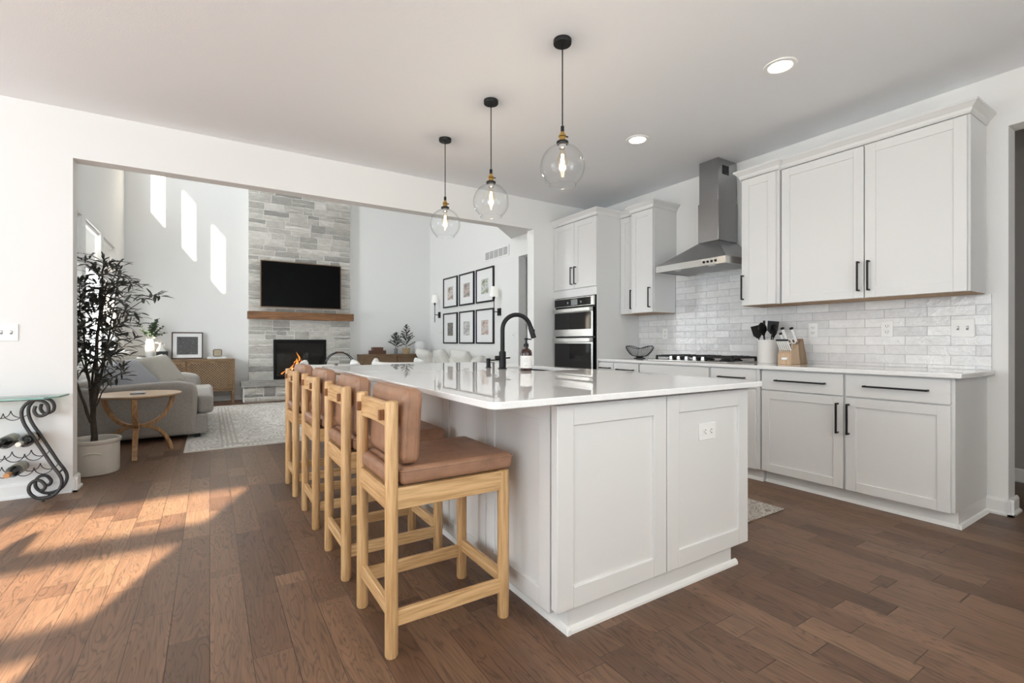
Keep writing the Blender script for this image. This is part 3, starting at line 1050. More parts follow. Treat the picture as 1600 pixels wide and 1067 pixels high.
# cooktop
t = thing('gas_cooktop', 'stainless gas cooktop with black grates set in the counter below the hood', 'cooktop', (3.83, 2.78, 0.8935))
MB().box(3.60, 4.07, 2.36, 3.20, 0.8935, 0.905).build('tray', M['steelh'], t, bevel=0.004)
for i in range(3):
    y0 = 2.375 + i * 0.275
    y1 = y0 + 0.262
    g = MB()
    zt = 0.945
    g.box(3.70, 3.712, y0, y1, zt - 0.016, zt).box(4.045, 4.057, y0, y1, zt - 0.016, zt)
    g.box(3.70, 4.057, y0, y0 + 0.012, zt - 0.016, zt).box(3.70, 4.057, y1 - 0.012, y1, zt - 0.016, zt)
    for k in (0.28, 0.5, 0.72):
        y = y0 + (y1 - y0) * k
        g.box(3.70, 4.057, y - 0.005, y + 0.005, zt - 0.012, zt + 0.004)
    for k in (0.25, 0.5, 0.75):
        x = 3.70 + 0.357 * k
        g.box(x - 0.005, x + 0.005, y0, y1, zt - 0.012, zt + 0.002)
    for x in (3.706, 4.051):
        for y in (y0 + 0.006, y1 - 0.006):
            g.box(x - 0.008, x + 0.008, y - 0.008, y + 0.008, 0.905, zt - 0.01)
    g.build('grate', M['grate'], t)
    for x in (3.79, 3.97):
        MB().lathe([(0.045, 0), (0.045, 0.008), (0.03, 0.012), (0.03, 0.02), (0.0, 0.022)], (x, (y0 + y1) / 2, 0.905), 20, cap0=True).build('burner', M['grate'], t, smooth=True)
for i in range(5):
    y = 2.62 + 0.085 * i
    k = MB()
    k.lathe([(0.022, 0), (0.022, 0.006), (0.017, 0.010), (0.016, 0.034), (0.012, 0.037), (0.0, 0.037)], (3.645, y, 0.905), 20, cap0=True)
    k.build('knob', M['chrome'], t, smooth=True)

# ------------------------------------------------------------------ island
t = thing('kitchen_island', 'long white panelled kitchen island in the middle of the room', 'kitchen island', (1.62, 2.62, 0))
iy0, iy1 = 1.365, 3.885
MB().box(1.072, 2.10, iy0, iy1, 0.10, 0.850).build('body', M['cab'], t)
MB().box(1.072, 1.10, iy0 - 0.002, iy0 + 0.02, 0.10, 0.850).build('gap_shade_strip', M['gap'], t)  # dark strip paints the shade in the gap behind the end panel
tk = MB().box(1.112, 2.115, 1.367, iy1 - 0.03, 0.0, 0.10)
tk.build('toe_kick', M['cab'], t)
sh = MB()
sp_ = [(0.0, 0.0), (0.016, 0.0), (0.015, 0.010), (0.009, 0.020), (0.0, 0.024)]
sh.prism([(1.112 - p, z) for p, z in sp_], 'y', 1.349, iy1 - 0.03)
sh.prism([(1.367 - p, z) for p, z in sp_], 'x', 1.096, 2.150)
sh.build('shoe_moulding', M['trim'], t)
for (a, c) in ((1.030, 1.602), (1.608, 2.188)):
    shaker_y(MB(), 1.325, a, c, 0.112, 0.845, 0.075, 0.036, 0.010).build('end_panel', M['cab'], t, bevel=0.002)
MB().box(1.072, 2.165, 1.362, 1.372, 0.845, 0.858).build('end_filler', M['cab'], t)
ys = [1.392, 1.875, 2.345, 2.895, 3.390, 3.885]
for a, c in zip(ys[:-1], ys[1:]):
    d = MB()
    shaker_x(d, 1.050, a + 0.003, c - 0.003, 0.075, 0.848, 0.070, 0.022, 0.009).build('side_panel', M['cab'], t, bevel=0.002)
for i in range(4):
    a = 1.40 + i * 0.62
    d = MB()
    shaker_x(d, 0, a, a + 0.61, 0.11, 0.845)
    for v in d.bm.verts:
        v.co.x = 2.12 - v.co.x
    d.build('door', M['cab'], t, bevel=0.0015)

# island counter with sink cut-out (rounded front-left corner)
SX0, SX1, SY0, SY1 = 1.80, 2.14, 2.50, 3.06


def rounded_rect(x0, x1, y0, y1, r, n=6):
    pts = []
    for cx, cy, a0 in ((x1 - r, y0 + r, -90), (x1 - r, y1 - r, 0), (x0 + r, y1 - r, 90), (x0 + r, y0 + r, 180)):
        for i in range(n + 1):
            a = math.radians(a0 + 90 * i / n)
            pts.append((cx + r * math.cos(a), cy + r * math.sin(a)))
    return pts


ic = MB()
outer = rounded_rect(0.735, 2.240, 1.268, 3.95, 0.035)
inner = rounded_rect(SX0, SX1, SY0, SY1, 0.02)
zt, zb = 0.883, 0.859
vo = {z: [ic.bm.verts.new((x, y, z)) for x, y in outer] for z in (zt, zb)}
vi = {z: [ic.bm.verts.new((x, y, z)) for x, y in inner] for z in (zt, zb)}
n = len(outer)
for i in range(n):
    j = (i + 1) % n
    ic.bm.faces.new((vo[zt][i], vo[zt][j], vi[zt][j], vi[zt][i]))
    ic.bm.faces.new((vo[zb][j], vo[zb][i], vi[zb][i], vi[zb][j]))
    ic.bm.faces.new((vo[zb][i], vo[zb][j], vo[zt][j], vo[zt][i]))
    ic.bm.faces.new((vi[zb][j], vi[zb][i], vi[zt][i], vi[zt][j]))
tag(ic.build('island_countertop', M['quartz'], bevel=0.003), 'glossy white quartz worktop on the island with the black sink cut into it', 'countertop')
sk = MB()
sk.box(SX0 - 0.01, SX0, SY0 - 0.01, SY1 + 0.01, 0.853, 0.8585)
sk.box(SX1, SX1 + 0.01, SY0 - 0.01, SY1 + 0.01, 0.853, 0.8585)
sk.box(SX0, SX1, SY0 - 0.01, SY0, 0.853, 0.8585).box(SX0, SX1, SY1, SY1 + 0.01, 0.853, 0.8585)
sk.box(SX0 + 0.002, SX1 - 0.002, SY0 + 0.002, SY1 - 0.002, 0.851, 0.8530)
sk = sk.build('sink', M['blackplastic'])
tag(sk, 'black undermount sink in the island worktop', 'sink')
MB().lathe([(0.04, 0), (0.038, 0.003), (0.0, 0.003)], (1.97, 2.78, 0.8530), 20, cap0=True).build('drain', M['black'], sk)

# faucet
t = thing('faucet', 'matte black gooseneck faucet standing behind the island sink', 'faucet', (1.725, 2.84, 0.883))
fx, fy = 1.725, 2.84
MB().lathe([(0.030, 0), (0.030, 0.006), (0.0245, 0.010), (0.0245, 0.118), (0.021, 0.122), (0.021, 0.124)], (fx, fy, 0.883), 24, cap0=True, cap1=True).build('base', M['black'], t, smooth=True)
pts = [(fx, fy, 1.005), (fx, fy, 1.10), (fx, fy, 1.158)]
R = 0.105
ddx, ddy = 0.97, -0.243
for i in range(1, 17):
    a = PI - (PI * 0.93) * i / 16
    q = R + R * math.cos(a)
    pts.append((fx + ddx * q, fy + ddy * q, 1.158 + R * math.sin(a)))
MB().tube(pts, 0.0155, 16).build('spout', M['black'], t, smooth=True)
e0 = Vector(pts[-1])
e1 = e0 + (Vector(pts[-1]) - Vector(pts[-2])).normalized() * 0.085
sprayer = MB().tube([e0, e0 + (e1 - e0) * 0.1, e1], [0.0158, 0.0185, 0.0195], 16).build('spray_head', M['black'], t, smooth=True)
MB().box(e0.x + 0.024, e0.x + 0.032, e0.y - 0.012, e0.y + 0.004, e0.z - 0.055, e0.z - 0.02).build('spray_button', M['blackplastic'], sprayer, bevel=0.002)
hm = MB().tube([(fx - 0.024, fy + 0.008, 0.958), (fx - 0.050, fy + 0.016, 0.958)], 0.017, 16)
hm.build('valve', M['black'], t, smooth=True)
MB().tube([(fx + 0.022, fy - 0.006, 0.958), (fx + 0.055, fy - 0.012, 0.960)], 0.0055, 10).build('lever', M['black'], t, smooth=True)

t = thing('soap_dispenser', 'small black built-in soap dispenser beside the faucet on the island', 'soap dispenser', (1.74, 3.03, 0.883))
MB().lathe([(0.021, 0), (0.021, 0.004), (0.016, 0.007), (0.016, 0.065), (0.014, 0.068), (0.0, 0.068)], (1.72, 3.03, 0.883), 20, cap0=True).build('body', M['black'], t, smooth=True)
MB().tube([(1.72, 3.03, 0.938), (1.755, 2.965, 0.940)], 0.005, 10).build('nozzle', M['black'], t, smooth=True)

t = thing('soap_bottle', 'amber soap bottle with white label and black pump by the sink', 'bottle', (1.745, 2.575, 0.883))
c = (1.745, 2.575, 0.883)
MB().lathe([(0.036, 0), (0.038, 0.004), (0.038, 0.115), (0.034, 0.132), (0.018, 0.146), (0.013, 0.150), (0.013, 0.156)], c, 28, cap0=True, cap1=True).build('bottle_body', M['amber'], t, smooth=True)
lb = MB().lathe([(0.0385, 0.018), (0.0388, 0.019), (0.0388, 0.098), (0.0385, 0.099)], c, 28).build('paper_label', M['label_'], t, smooth=True)
ln = MB()
for i, (w_, z) in enumerate(((0.016, 0.080), (0.026, 0.070), (0.020, 0.060), (0.008, 0.034))):
    for k in range(5):
        a = math.radians(235) + (k - 2) * w_ / 0.039 / 4
        p = (c[0] + 0.0392 * math.cos(a), c[1] + 0.0392 * math.sin(a))
        ln.box(p[0] - 0.0014, p[0] + 0.0014, p[1] - 0.0004, p[1] + 0.0004, c[2] + z, c[2] + z + 0.003)
ln.build('label_print', M['ink'], lb)
pm = MB().lathe([(0.016, 0.156), (0.016, 0.176), (0.006, 0.180), (0.0055, 0.200), (0.012, 0.202), (0.012, 0.212), (0.0, 0.214)], c, 18, cap0=True)
pm.tube([(c[0], c[1], c[2] + 0.208), (c[0] + 0.02, c[1] - 0.030, c[2] + 0.205)], 0.004, 8)
pm.build('pump', M['blackplastic'], t, smooth=True)


# ------------------------------------------------------------------ outlets and switches
def plate_x(name, label, cat, x, y, z, w_, h, kind, sgn=-1, group=None):
    """cover plate on a wall at x facing sgn X"""
    t = thing(name, label, cat, (x, y, z - h / 2), group)
    x0, x1 = sorted((x, x + sgn * 0.006))
    MB().box(x0, x1, y - w_ / 2, y + w_ / 2, z - h / 2, z + h / 2).build('cover_plate', M['plasticw'], t, bevel=0.002)
    xo = x + sgn * 0.006
    if kind == 'outlet':
        for dz in (-0.021, 0.021):
            a, b = sorted((xo, xo + sgn * 0.002))
            r = MB().box(a, b, y - 0.017, y + 0.017, z + dz - 0.014, z + dz + 0.014).build('receptacle', M['plasticw'], t, bevel=0.001)
            a, b = sorted((xo + sgn * 0.002, xo + sgn * 0.0026))
            MB().box(a, b, y - 0.009, y - 0.006, z + dz - 0.003, z + dz + 0.007).box(a, b, y + 0.006, y + 0.009, z + dz - 0.003, z + dz + 0.007).box(a, b, y - 0.0025, y + 0.0025, z + dz - 0.010, z + dz - 0.006).build('slot', M['slot'], r)
    else:
        for dy in (-0.023, 0.023) if kind == 'double' else (0,):
            a, b = sorted((xo, xo + sgn * 0.009))
            MB().box(xo if sgn > 0 else xo - 0.001, xo + 0.001 if sgn > 0 else xo, y + dy - 0.006, y + dy + 0.006, z - 0.013, z + 0.013).build('toggle_slot', M['grey'], t)
            MB().box(a, b, y + dy - 0.0045, y + dy + 0.0045, z - 0.002, z + 0.010).build('toggle', M['plasticw'], t, bevel=0.001)
    return t


plate_x('wall_outlet', 'white outlet on the tile left of the hood, above the wire bowl', 'outlet', 4.1455, 3.440, 1.160, 0.072, 0.116, 'outlet', group='white outlets')
plate_x('wall_outlet', 'white outlet on the tile just right of the knife block', 'outlet', 4.1455, 1.953, 1.166, 0.072, 0.116, 'outlet', group='white outlets')
plate_x('wall_outlet', 'white outlet on the tile between knife block and light switch', 'outlet', 4.1455, 1.452, 1.164, 0.072, 0.116, 'outlet', group='white outlets')
plate_x('light_switch', 'white double light switch on the tile at the right end of the counter', 'light switch', 4.1455, 1.042, 1.162, 0.116, 0.118, 'double', group='double light switches')
plate_x('wall_outlet', 'white switch plate on the living room wall beyond the faucet', 'outlet', XR - 0.0005, 6.66, 1.19, 0.08, 0.12, 'single', group='living room plates')
plate_x('thermostat', 'small white control plate on the living room wall at the far left of the gallery', 'thermostat', XR - 0.0005, 9.62, 1.27, 0.09, 0.11, 'single')
# island outlet (horizontal, facing -Y)
t = thing('wall_outlet', 'white horizontal outlet on the end panel of the island', 'outlet', (1.882, 1.334, 0.62), 'white outlets')
MB().box(1.826, 1.942, 1.3285, 1.3345, 0.634, 0.708).build('cover_plate', M['plasticw'], t, bevel=0.002)
for dx in (-0.021, 0.021):
    x = 1.884 + dx
    r = MB().box(x - 0.014, x + 0.014, 1.3265, 1.3285, 0.654, 0.688).build('receptacle', M['plasticw'], t, bevel=0.001)
    MB().box(x - 0.003, x + 0.006, 1.3258, 1.3265, 0.662, 0.665).box(x - 0.003, x + 0.006, 1.3258, 1.3265, 0.677, 0.680).box(x - 0.010, x - 0.006, 1.3258, 1.3265, 0.669, 0.673).build('slot', M['slot'], r)
# switch on the opening wall (facing -Y)
t = thing('light_switch', 'white double light switch on the wall above the wine rack', 'light switch', (-1.165, YW, 1.07), 'double light switches')
MB().box(-1.225, -1.108, YW - 0.0065, YW - 0.0005, 1.078, 1.194).build('cover_plate', M['plasticw'], t, bevel=0.002)
for x in (-1.190, -1.143):
    MB().box(x - 0.006, x + 0.006, YW - 0.0072, YW - 0.0065, 1.123, 1.149).build('toggle_slot', M['grey'], t)
    MB().box(x - 0.0045, x + 0.0045, YW - 0.016, YW - 0.0072, 1.134, 1.146).build('toggle', M['plasticw'], t, bevel=0.001)

# ------------------------------------------------------------------ stools
def stool(yc, xo, label):
    t = thing('counter_stool', label, 'stool', (0.75 + xo, yc, 0), 'oak and tan leather counter stools')
    xb, xf = 0.522 + xo, 0.968 + xo
    yl = (yc - 0.182, yc + 0.182)
    r = 0.0225
    for y in yl:
        MB().lathe([(r - 0.003, 0), (r, 0.006), (r, 0.862), (r - 0.002, 0.868), (r - 0.007, 0.870)], (xb, y, 0), 20, cap0=True, cap1=True).build('leg', M['oakz'], t, smooth=True)
        MB().lathe([(r - 0.003, 0), (r, 0.006), (r + 0.001, 0.50), (r - 0.001, 0.572), (r - 0.006, 0.574)], (xf, y, 0), 20, cap0=True, cap1=True).build('leg', M['oakz'], t, smooth=True)
        MB().box(xb + 0.012, xf - 0.012, y - 0.013, y + 0.013, 0.498, 0.572).build('seat_rail', M['oakx'], t, bevel=0.003)
        MB().box(xb + 0.012, xf - 0.012, y - 0.010, y + 0.010, 0.100, 0.152).build('stretcher', M['oakx'], t, bevel=0.003)
    for x in (xb, xf):
        MB().box(x - 0.013, x + 0.013, yl[0] + 0.012, yl[1] - 0.012, 0.494, 0.570).build('seat_rail', M['oaky'], t, bevel=0.003)
        MB().box(x - 0.010, x + 0.010, yl[0] + 0.012, yl[1] - 0.012, 0.126, 0.178).build('stretcher', M['oaky'], t, bevel=0.003)
    # bowed top rail
    n = 10
    rings = []
    for i in range(n + 1):
        u = 2 * i / n - 1
        y = yc + u * 0.168
        bow = 0.012 * (1 - u * u)
        rings.append([(xb - 0.012 + bow, y, 0.776), (xb + 0.010 + bow, y, 0.776), (xb + 0.010 + bow, y, 0.856), (xb - 0.012 + bow, y, 0.856)])
    br = MB().loft(rings).build('back_rail', M['oaky'], t, bevel=0.002)
    for y in (yc - 0.118, yc + 0.168):
        MB().box(xb - 0.026, xb - 0.004, y - 0.008, y + 0.008, 0.797, 0.833).build('peg', M['peg'], br, bevel=0.002)
    MB().box(xb + 0.013, xf - 0.013, yl[0] + 0.013, yl[1] - 0.013, 0.555, 0.580).build('seat_deck', M['leatherd'], t)
    s = MB()
    z0, z1 = 0.578, 0.640
    s.box(xb + 0.028, 1.002 + xo, yc - 0.203, yc + 0.203, z0, z1)
    s.box(xb - 0.012, xb + 0.030, yc - 0.155, yc + 0.155, z0, z1 - 0.004)
    sc = s.build('seat_cushion', M['leather'], t, bevel=0.020, seg=5, ang=75)
    pp = MB()
    q = rounded_rect(xb + 0.028, 1.002 + xo, yc - 0.203, yc + 0.203, 0.016, 4)
    pp.tube([(x, y, z1 - 0.013) for x, y in q], 0.0028, 6, closed=True)
    pp.build('piping', M['leather'], sc, smooth=True)
    # back cushion, leaning a touch
    b = MB()
    m = Matrix.Translation((xb + 0.064, yc, 0.645)) @ Matrix.Rotation(math.radians(3), 4, 'Y')
    b.box(-0.038, 0.038, -0.196, 0.196, 0.0, 0.262, m)
    bc = b.build('back_cushion', M['leather'], t, bevel=0.030, seg=6, ang=75)
    pp = MB()
    q = rounded_rect(-0.194, 0.194, 0.002, 0.260, 0.030, 5)
    for s_ in (-0.018, 0.018):
        pp.tube([m @ Vector((s_, y, z)) for y, z in q], 0.0028, 6, closed=True)
    pp.build('piping', M['leather'], bc, smooth=True)
    return t


for yc, xo, lab in ((1.770, 0.0, 'oak counter stool with tan leather seat, nearest the camera'),
                    (2.392, -0.004, 'oak counter stool with tan leather seat, second from the camera'),
                    (3.087, -0.008, 'oak counter stool with tan leather seat, third from the camera'),
                    (3.776, -0.018, 'oak counter stool with tan leather seat, farthest from the camera')):
    stool(yc, xo, lab)


# ------------------------------------------------------------------ pendants and ceiling lights
def pendant(x, y, label):
    t = thing('pendant_light', label, 'pendant light', (x, y, 1.905), 'glass globe pendants over the island')
    MB().lathe([(0.048, 2.715), (0.050, 2.718), (0.050, 2.738), (0.0, 2.739)], (x, y, 0), 32, cap0=True).build('canopy', M['black'], t, smooth=True)
    MB().cyl((x, y, 2.262), (x, y, 2.715), 0.0035, 8).build('cord', M['black'], t, smooth=True)
    MB().lathe([(0.010, 2.232), (0.010, 2.262), (0.004, 2.266)], (x, y, 0), 14, cap0=True, cap1=True).build('cord_grip', M['black'], t, smooth=True)
    so = MB().lathe([(0.009, 2.232), (0.012, 2.222), (0.020, 2.212), (0.022, 2.206), (0.017, 2.202), (0.017, 2.184), (0.020, 2.180)], (x, y, 0), 24, cap0=True, cap1=True).build('socket', M['brass'], t, smooth=True)
    MB().tube([(x + 0.017, y - 0.010, 2.205), (x + 0.027, y - 0.016, 2.205)], 0.004, 8).build('turn_key', M['black'], so, smooth=True)
    MB().lathe([(0.032, 2.178), (0.034, 2.171), (0.032, 2.165)], (x, y, 0), 28, cap0=True, cap1=True).build('collar', M['black'], t, smooth=True)
    prof = [(0.030, 2.166), (0.030, 2.156)]
    cz, R = 2.040, 0.122
    for i in range(24):
        a = math.radians(75) - math.radians(75 + 52) * i / 23
        prof.append((R * math.cos(a), cz + R * math.sin(a)))
    prof.append((0.074, 1.938))
    prof.append((0.0742, 1.934))
    MB().lathe(prof, (x, y, 0), 48).build('glass_globe', M['glass'], t, smooth=True)
    rm = MB()
    rm.tube([(x + 0.0742 * math.cos(2 * PI * k / 40), y + 0.0742 * math.sin(2 * PI * k / 40), 1.935) for k in range(40)], 0.0016, 6, closed=True)
    rm.build('glass_rim', M['glass'], t, smooth=True)
    MB().lathe([(0.020, 2.164), (0.020, 2.140), (0.013, 2.136)], (x, y, 0), 18, cap0=True, cap1=True).build('lamp_holder', M['chrome'], t, smooth=True)
    bl = MB().lathe([(0.012, 2.136), (0.014, 2.118), (0.027, 2.085), (0.030, 2.062), (0.024, 2.040), (0.010, 2.029), (0.0, 2.028)], (x, y, 0), 24).build('bulb', M['bulb'], t, smooth=True)
    fl = MB()
    for k in range(4):
        a = k * PI / 2 + 0.4
        fl.tube([(x + 0.005 * math.cos(a), y + 0.005 * math.sin(a), 2.108), (x + 0.011 * math.cos(a), y + 0.011 * math.sin(a), 2.055)], 0.0016, 6)
    fl.build('filament', M['filament'], bl)
    l = bpy.data.lights.new('pendant_glow', 'POINT')
    l.energy = 1.6
    l.color = (1.0, 0.83, 0.62)
    l.shadow_soft_size = 0.02
    o = bpy.data.objects.new('pendant_glow', l)
    COL.objects.link(o)
    o.parent = t
    o.location = Vector((x, y, 2.045)) - wloc(t)


pendant(1.645, 2.070, 'clear glass globe pendant hanging nearest the camera, rightmost of the three')
pendant(1.640, 2.853, 'clear glass globe pendant in the middle of the three over the island')
pendant(1.630, 3.590, 'clear glass globe pendant over the far end of the island, leftmost of the three')


def recessed(x, y, label, power):
    t = thing('recessed_light', label, 'ceiling light', (x, y, 2.728), 'recessed ceiling lights')
    MB().lathe([(0.066, 0.0118), (0.066, 0.006), (0.072, 0.003), (0.090, 0.006), (0.092, 0.0118)], (x, y, 2.728), 40).build('trim_ring', M['plasticw'], t, smooth=True)
    MB().lathe([(0.0, 0.008), (0.066, 0.008), (0.066, 0.0118), (0.0, 0.0118)], (x, y, 2.728), 40).build('lens', M['lampface'], t, smooth=True)
    l = bpy.data.lights.new('recessed_spot', 'SPOT')
    l.energy = power
    l.color = (1.0, 0.90, 0.78)
    l.spot_size = math.radians(120)
    l.spot_blend = 0.8
    l.shadow_soft_size = 0.06
    o = bpy.data.objects.new('recessed_spot', l)
    COL.objects.link(o)
    o.parent = t
    o.location = (0, 0, -0.01)


recessed(2.911, 1.558, 'round recessed light in the ceiling nearest the camera', 5)
recessed(2.975, 2.755, 'round recessed light in the ceiling nearer the hood', 5)

# ------------------------------------------------------------------ counter items
t = thing('wire_bowl', 'black wire fruit bowl on the counter beside the oven tower', 'bowl', (3.92, 3.621, 0.8935))
bc = (3.92, 3.60, 0.8935)
NW = 44


def rim(a):
    return 0.155 + 0.012 * math.cos(4 * a), 0.122 + 0.014 * math.cos(4 * a + 0.6)


wm = MB()
for k in range(NW):
    a = 2 * PI * k / NW
    R_, z_ = rim(a)
    pts = []
    for i in range(7):
        u = i / 6
        r_ = 0.045 + (R_ - 0.045) * (u ** 0.75)
        pts.append((bc[0] + r_ * math.cos(a), bc[1] + r_ * math.sin(a), bc[2] + 0.022 + (z_ - 0.022) * (u ** 1.7)))
    wm.tube(pts, 0.0016, 5)
wm.build('wires', M['iron'], t, smooth=True)
rp = MB()
rp.tube([(bc[0] + rim(2 * PI * k / 64)[0] * math.cos(2 * PI * k / 64), bc[1] + rim(2 * PI * k / 64)[0] * math.sin(2 * PI * k / 64), bc[2] + rim(2 * PI * k / 64)[1]) for k in range(64)], 0.0035, 6, closed=True)
rp.build('rim', M['iron'], t, smooth=True)
MB().lathe([(0.062, 0.0), (0.060, 0.004), (0.030, 0.012), (0.046, 0.022), (0.046, 0.025), (0.0, 0.026)], bc, 28, cap0=True).build('foot', M['iron'], t, smooth=True)

t = thing('utensil_crock', 'white ceramic crock holding black utensils beside the knife block', 'crock', (4.0, 2.245, 0.8935))
cc = (3.99, 2.240, 0.8935)
MB().lathe([(0.074, 0), (0.078, 0.004), (0.080, 0.01), (0.080, 0.180), (0.083, 0.186), (0.083, 0.196), (0.077, 0.196), (0.075, 0.19), (0.075, 0.02), (0.0, 0.018)], cc, 36, cap0=True).build('body', M['ceramic'], t, smooth=True)


def utensil(kind, ax, ay, lean, rot, hgt, label):
    """a utensil standing in the crock"""
    base = Vector((cc[0] + ax * 0.35, cc[1] + ay * 0.35, cc[2] + 0.03))
    top = Vector((cc[0] + ax, cc[1] + ay, cc[2] + 0.20))
    dr = (top - base).normalized()
    tip = base + dr * hgt
    t = thing('utensil', label, 'kitchen utensil', base, 'black utensils in the crock')
    MB().tube([base, base + dr * (hgt - 0.08)], 0.005, 8).build('shaft', M['blackplastic'], t, smooth=True)
    q = dr.to_track_quat('Z', 'Y').to_matrix().to_4x4()
    m = Matrix.Translation(base + dr * (hgt - 0.085)) @ q @ Matrix.Rotation(rot, 4, 'Z')
    h = MB()
    if kind == 'spoon':
        rings = []
        for u, wd in ((0, .008), (.12, .018), (.35, .046), (.6, .052), (.85, .038), (1, .006)):
            rings.append([m @ Vector((wd * math.cos(2 * PI * k / 14), 0.010 * math.sin(2 * PI * k / 14) + 0.01 * u, u * 0.11)) for k in range(14)])
        h.loft(rings)
    elif kind == 'turner':
        h.loft([[m @ Vector(p) for p in ((-.012, -.002, 0), (.012, -.002, 0), (.012, .002, 0), (-.012, .002, 0))],
                [m @ Vector(p) for p in ((-.040, -.002, .03), (.040, -.002, .03), (.040, .002, .03), (-.040, .002, .03))],
                [m @ Vector(p) for p in ((-.043, -.0015, .11), (.043, -.0015, .11), (.043, .0015, .11), (-.043, .0015, .11))]])
    else:
        for i in range(8):
            a = PI * i / 8
            h.tube([m @ Vector((0.034 * math.sin(PI * u) * math.cos(a), 0.034 * math.sin(PI * u) * math.sin(a), 0.12 * u)) for u in [j / 12 for j in range(13)]], 0.0022, 5)
    h.build('head', M['blackplastic'], t, smooth=True)


utensil('turner', -0.045, 0.050, 0, 0.8, 0.27, 'black slotted turner leaning left in the crock')
utensil('spoon', -0.045, 0.005, 0, 1.5, 0.29, 'black spoon at the front of the crock')
utensil('spoon', 0.020, 0.038, 0, 1.0, 0.31, 'black ladle standing at the back of the crock')
utensil('turner', 0.010, -0.025, 0, 1.8, 0.30, 'black spatula with square head leaning right in the crock')
utensil('spoon', -0.010, -0.050, 0, 1.2, 0.275, 'black spoon leaning right towards the knife block')

t = thing('knife_block', 'pale wooden knife block full of white-handled knives on the counter', 'knife block', (3.93, 2.02, 0.8935))
ky0, ky1 = 1.958, 2.062
zb_ = 0.8935
low = MB().prism([(3.815, zb_), (3.955, zb_), (3.925, zb_ + 0.16), (3.87, zb_ + 0.130), (3.815, zb_ + 0.088)], 'y', ky0, ky1)
low.build('front_block', M['beech'], t, bevel=0.003)
MB().prism([(3.960, zb_), (4.075, zb_), (4.00, zb_ + 0.205), (3.930, zb_ + 0.165)], 'y', ky0 + 0.002, ky1 - 0.002).build('back_block', M['beechd'], t, bevel=0.003)
pl = MB().box(3.8125, 3.815, 1.985, 2.035, zb_ + 0.036, zb_ + 0.058).build('plaque', M['chrome'], t, bevel=0.002)
MB().box(3.8120, 3.8125, 1.989, 2.031, zb_ + 0.039, zb_ + 0.055).build('plaque_face', M['plasticw'], pl)


def knife(p, dr, ln, r, label, cat='knife'):
    p, dr = Vector(p), Vector(dr).normalized()
    t = thing('knife', label, cat, p, 'knives in the block')
    up = dr.cross(Vector((0, 1, 0))).normalized()
    rings = []
    for u, s_ in ((0, 0.7), (0.15, 0.95), (0.5, 0.85), (0.85, 1.05), (1.0, 0.8)):
        c = p + dr * (ln * u)
        rings.append([c + (Vector((0, 1, 0)) * math.cos(2 * PI * k / 10) * r * 0.6 + up * math.sin(2 * PI * k / 10) * r) * s_ for k in range(10)])
    MB().loft(rings).build('grip', M['plasticw'], t, smooth=True)
    e = p + dr * ln
    MB().tube([e - dr * 0.006, e + dr * 0.003], r * 0.95, 10).build('end_cap', M['black'], t, smooth=True)
    MB().tube([p - dr * 0.004, p + dr * 0.008], r * 0.8, 10).build('bolster', M['chrome'], t, smooth=True)


kd = (-0.50, 0.05, 0.86)
for i in range(6):
    y = ky1 - 0.012 - i * 0.0158
    knife((3.838, y, zb_ + 0.106), (-0.45, 0.04, 0.80), 0.10, 0.009,
          ['white-handled steak knife at the left end of the front row in the block', 'white-handled steak knife second from the left in the front row',
           'white-handled steak knife third from the left in the front row', 'white-handled steak knife third from the right in the front row',
           'white-handled steak knife second from the right in the front row', 'white-handled steak knife at the right end of the front row in the block'][i])
knife((3.895, 2.048, zb_ + 0.15), kd, 0.11, 0.012, 'white-handled paring knife at the left of the back row')
knife((3.900, 2.022, zb_ + 0.152), kd, 0.155, 0.015, 'tallest white-handled knife in the block')
knife((3.945, 1.985, zb_ + 0.178), kd, 0.125, 0.015, 'white-handled chef knife at the right of the back row')
t = thing('kitchen_shears', 'white-handled kitchen shears in the knife block', 'scissors', (3.90, 1.985, zb_ + 0.14))
for s_ in (-1, 1):
    c = Vector((3.87, 1.985 + s_ * 0.016, zb_ + 0.185))
    MB().tube([c + Vector((-0.010 * math.cos(2 * PI * k / 18), 0.014 * math.sin(2 * PI * k / 18), 0.018 * math.cos(2 * PI * k / 18))) for k in range(18)], 0.0045, 8, closed=True).build('finger_loop', M['plasticw'], t, smooth=True)
MB().box(3.878, 3.884, 1.981, 1.989, zb_ + 0.135, zb_ + 0.172).build('blade', M['chrome'], t)

# kitchen runner rug
tag(MB().box(2.34, 3.092, 1.63, 3.4, 0.0005, 0.009).build('runner_rug', M['runner'], bevel=0.003), 'faded patterned runner rug between island and range cabinets', 'rug')

# ------------------------------------------------------------------ wine rack (left, partly out of frame)
RZ = 0.0


def scroll(pts, y, r):
    P = [Vector((x, y, z)) for x, z in pts]
    out = []
    n = len(P)
    for i in range(n - 1):
        p0, p1, p2, p3 = P[max(i - 1, 0)], P[i], P[i + 1], P[min(i + 2, n - 1)]
        for k in range(5):
            u = k / 5
            out.append(0.5 * ((2 * p1) + (-p0 + p2) * u + (2 * p0 - 5 * p1 + 4 * p2 - p3) * u * u + (-p0 + 3 * p1 - 3 * p2 + p3) * u ** 3))
    out.append(P[-1])
    return out


